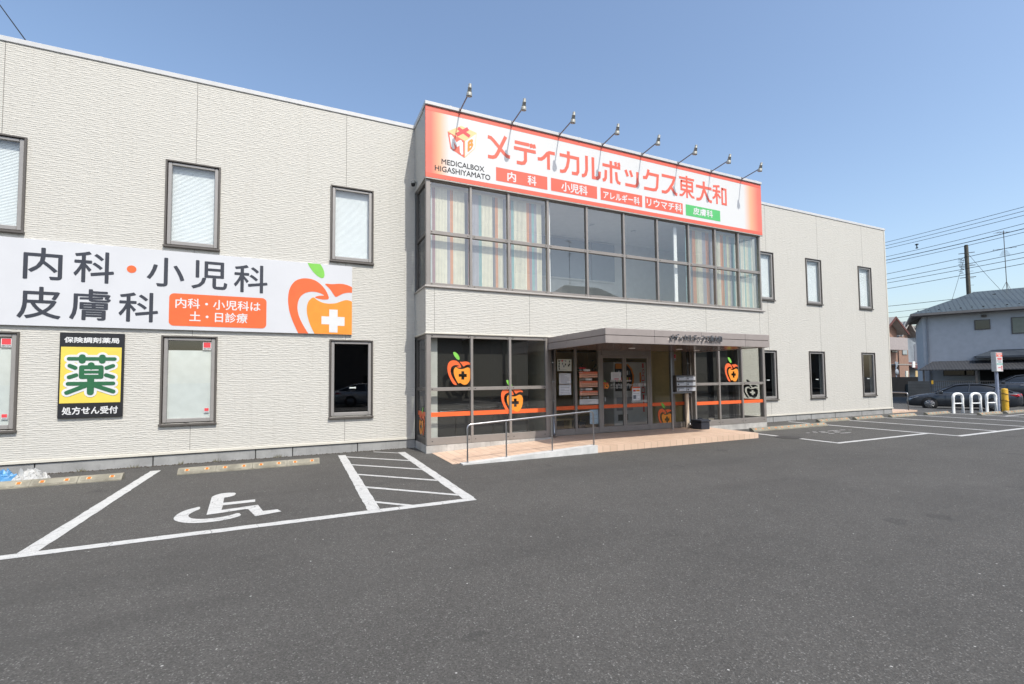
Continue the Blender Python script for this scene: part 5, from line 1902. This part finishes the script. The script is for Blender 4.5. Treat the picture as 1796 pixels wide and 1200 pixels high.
bt, P = gable(vp(46, 1560, -.27), 2.9, 7, 6.2, 7.25, (BR, EAVE, RTILE), 'brown_house', 'brown rendered house with a maroon gable roof beside the clinic corner', [(.85, 3.9)])
k = MB()
k.prism([P(-1.9, -1.0, 4.1), P(1.25, -1.0, 4.1), P(1.25, -1.0, 5.3), P(-1.9, -1.0, 5.3)], F2 * 1.0)
k.build('balcony', mat('balcony_panel', (0.34, 0.30, 0.29), 0.7), bt)
k = MB()
k.prism([P(-1.9, -1.3, 2.62), P(3.6, -1.3, 2.62), P(3.6, -1.3, 2.72), P(-1.9, -1.3, 2.72)], F2 * 1.4)
k.build('porch_roof', EAVE, bt)
gt, P = gable(vp(52, 1585, -.27), 1.9, 7, 6.55, 7.5, (BR, GTILE, EAVE), 'tiled_house', 'house with a grey pantile gable roof behind the brown house', [(.2, 3.9)])
wt, P = gable(vp(55, 1593, -.27), 5.6, 9, 6.1, 7.3, (GRY, GTILE, EAVE), 'clad_house', 'blue grey clad house with pale pantiles beyond the street', [])
k = MB()
k.prism([P(1.35, -.3, 2.9), P(2.3, -.3, 2.9), P(2.3, -.3, 5.4), P(1.35, -.3, 5.4)], F2 * .3)
k.build('white_bay', WPAINT, wt)
k = MB()
k.prism([P(-2.4, -1.6, 2.5), P(2.6, -1.6, 2.4), P(2.6, 0, 3.1), P(-2.4, 0, 3.2)], Vector((0, 0, -.12)))
k.build('porch_roof', RTILE, wt)
# dark yard wall with planters before these houses
YW = thing('yard_wall', vp(42, 1585, -.27), 'low black wall and gate in front of the brown house', 'wall')
k = MB()
c0, c1 = vp(42, 1540, -.27), vp(41, 1612, -.27)
k.prism([c0, c1, c1 + Vector((0, 0, 1.75)), c0 + Vector((0, 0, 1.75))], F2 * .2)
k.build('wall_panel', mat('black_wall', (0.018, 0.018, 0.02), 0.7), YW)
k = MB()
q = vp(41.3, 1595, 0)
k.prism([q + R2 * -.35 + Vector((0, 0, .1)), q + R2 * .5 + Vector((0, 0, .1)), q + R2 * .5 + Vector((0, 0, .85)), q + R2 * -.35 + Vector((0, 0, .85))], F2 * .3)
k.build('bin_store', mat('dark_teal_box', (0.03, 0.04, 0.042), 0.6), YW)
def board(px, d, w, h, z, m, label):
    q = vp(d, px, z)
    k = MB()
    k.prism([q - R2 * w / 2, q + R2 * w / 2, q + R2 * (w / 2 + .06) + Vector((0, 0, h)), q - R2 * (w / 2 - .06) + Vector((0, 0, h))], F2 * .05)
    tag(k.build('notice_board', m, None, q), label, 'board')
board(1602, 41.5, 0.42, 0.55, 2.32, WPAINT, 'small tilted white board above the black yard wall')
board(1608, 43, 0.75, 0.55, 1.48, WOODL, 'light wooden panel behind the black yard wall')
board(1589, 43, 0.42, 0.55, 1.48, PAPG, 'pale post box panel behind the black yard wall')
# road sign seen from behind
RS = thing('road_sign', vp(44, 1570.5, -.27), 'back of a road sign with a triangle above a disc on a thin pole', 'road sign')
q = vp(44, 1570.5, -.27)
k = MB()
k.tube([q, q + Vector((0, 0, 3.2))], 0.04, 8)
k.build('pole', mat('pale_pole', (0.42, 0.47, 0.55), 0.4), RS)
SBK = mat('sign_back_grey', (0.24, 0.27, 0.31), 0.6)
k = MB()
c = q + Vector((0, 0, 2.9)) - F2 * .05 + R2 * .05
k.prism([c - R2 * .32 + Vector((0, 0, .25)), c + R2 * .32 + Vector((0, 0, .25)), c + Vector((0, 0, -.3))], F2 * .02)
k.build('triangle_plate', SBK, RS)
k = MB()
c = q + Vector((0, 0, 2.2)) - F2 * .05 + R2 * .05
k.lathe([(0.0, 0), (0.3, 0), (0.3, .02), (0.0, .02)], c, F2, 20)
k.build('round_plate', SBK, RS)

# ------------------------------------------------------------------ across the lot (mirrored in the glass)
def hip_house(cx, cy, w, d, ze, za, wallm, roofm, label):
    t = thing('hip_roof_house', (cx, cy, 0), label, 'house')
    k = MB()
    k.box(cx - w / 2, cx + w / 2, cy - d / 2, cy + d / 2, 0, ze)
    k.build('wall', wallm, t)
    k = MB()
    o = .7
    a, b, c, e = cx - w / 2 - o, cx + w / 2 + o, cy - d / 2 - o, cy + d / 2 + o
    h = min(w, d) / 2 * .8
    k.add([(a, c, ze), (b, c, ze), (b, e, ze), (a, e, ze), (a + h + o, cy, za), (b - h - o, cy, za)], [(0, 1, 5, 4), (1, 2, 5), (2, 3, 4, 5), (3, 0, 4), (3, 2, 1, 0)])
    k.build('roof', roofm, t)
    for x in (-.28, .02, .3):
        for z in (1.0, 3.7):
            if z + 1.1 > ze: continue
            k = MB()
            k.box(cx + x * w - .7, cx + x * w + .7, cy + d / 2 + .002, cy + d / 2 + .06, z, z + 1.1)
            wf = k.build('window', FRDK, t)
            k = MB()
            k.box(cx + x * w - .63, cx + x * w + .63, cy + d / 2 + .062, cy + d / 2 + .066, z + .07, z + 1.03)
            k.build('pane', CGLS, wf)
    return t
OROOF = m_tileroof('slate_pantile', (0.11, 0.115, 0.12), 0.35, 0)
OW1 = mat('taupe_render', (0.17, 0.15, 0.13), 0.85)
OW2 = mat('brown_cladding', (0.12, 0.10, 0.085), 0.85)
hip_house(25.8, -31, 11.4, 9, 7.6, 11.2, OW1, OROOF, 'taupe hipped roof house opposite the clinic mirrored in the bay glass')
hip_house(4, -30, 14, 8, 5.4, 8.2, OW2, OROOF, 'brown hipped roof house opposite the clinic mirrored in the left windows')
hip_house(17.3, -30, 7.6, 8, 5.3, 7.9, OW2, OROOF, 'small brown hipped roof house between two larger ones opposite the clinic')
hip_house(41.5, -31, 14, 9, 5.5, 8.4, OW2, OROOF, 'brown hipped roof house opposite the clinic mirrored at the far right')
hip_house(62, -33, 15, 9, 5.5, 8.4, OW1, OROOF, 'taupe hipped roof house farthest along the row opposite the clinic')
aerial((24.4, -31, 10.9), 5.0, 'television aerial on the hipped roof opposite the clinic')

saloon((3.4, -20.2, 0), (0, 0, 0.1), 'silver saloon parked across the lot from the clinic and mirrored in its windows', mat('silver_car_paint', (0.45, 0.46, 0.47), 0.25, 0.5, 0.05))
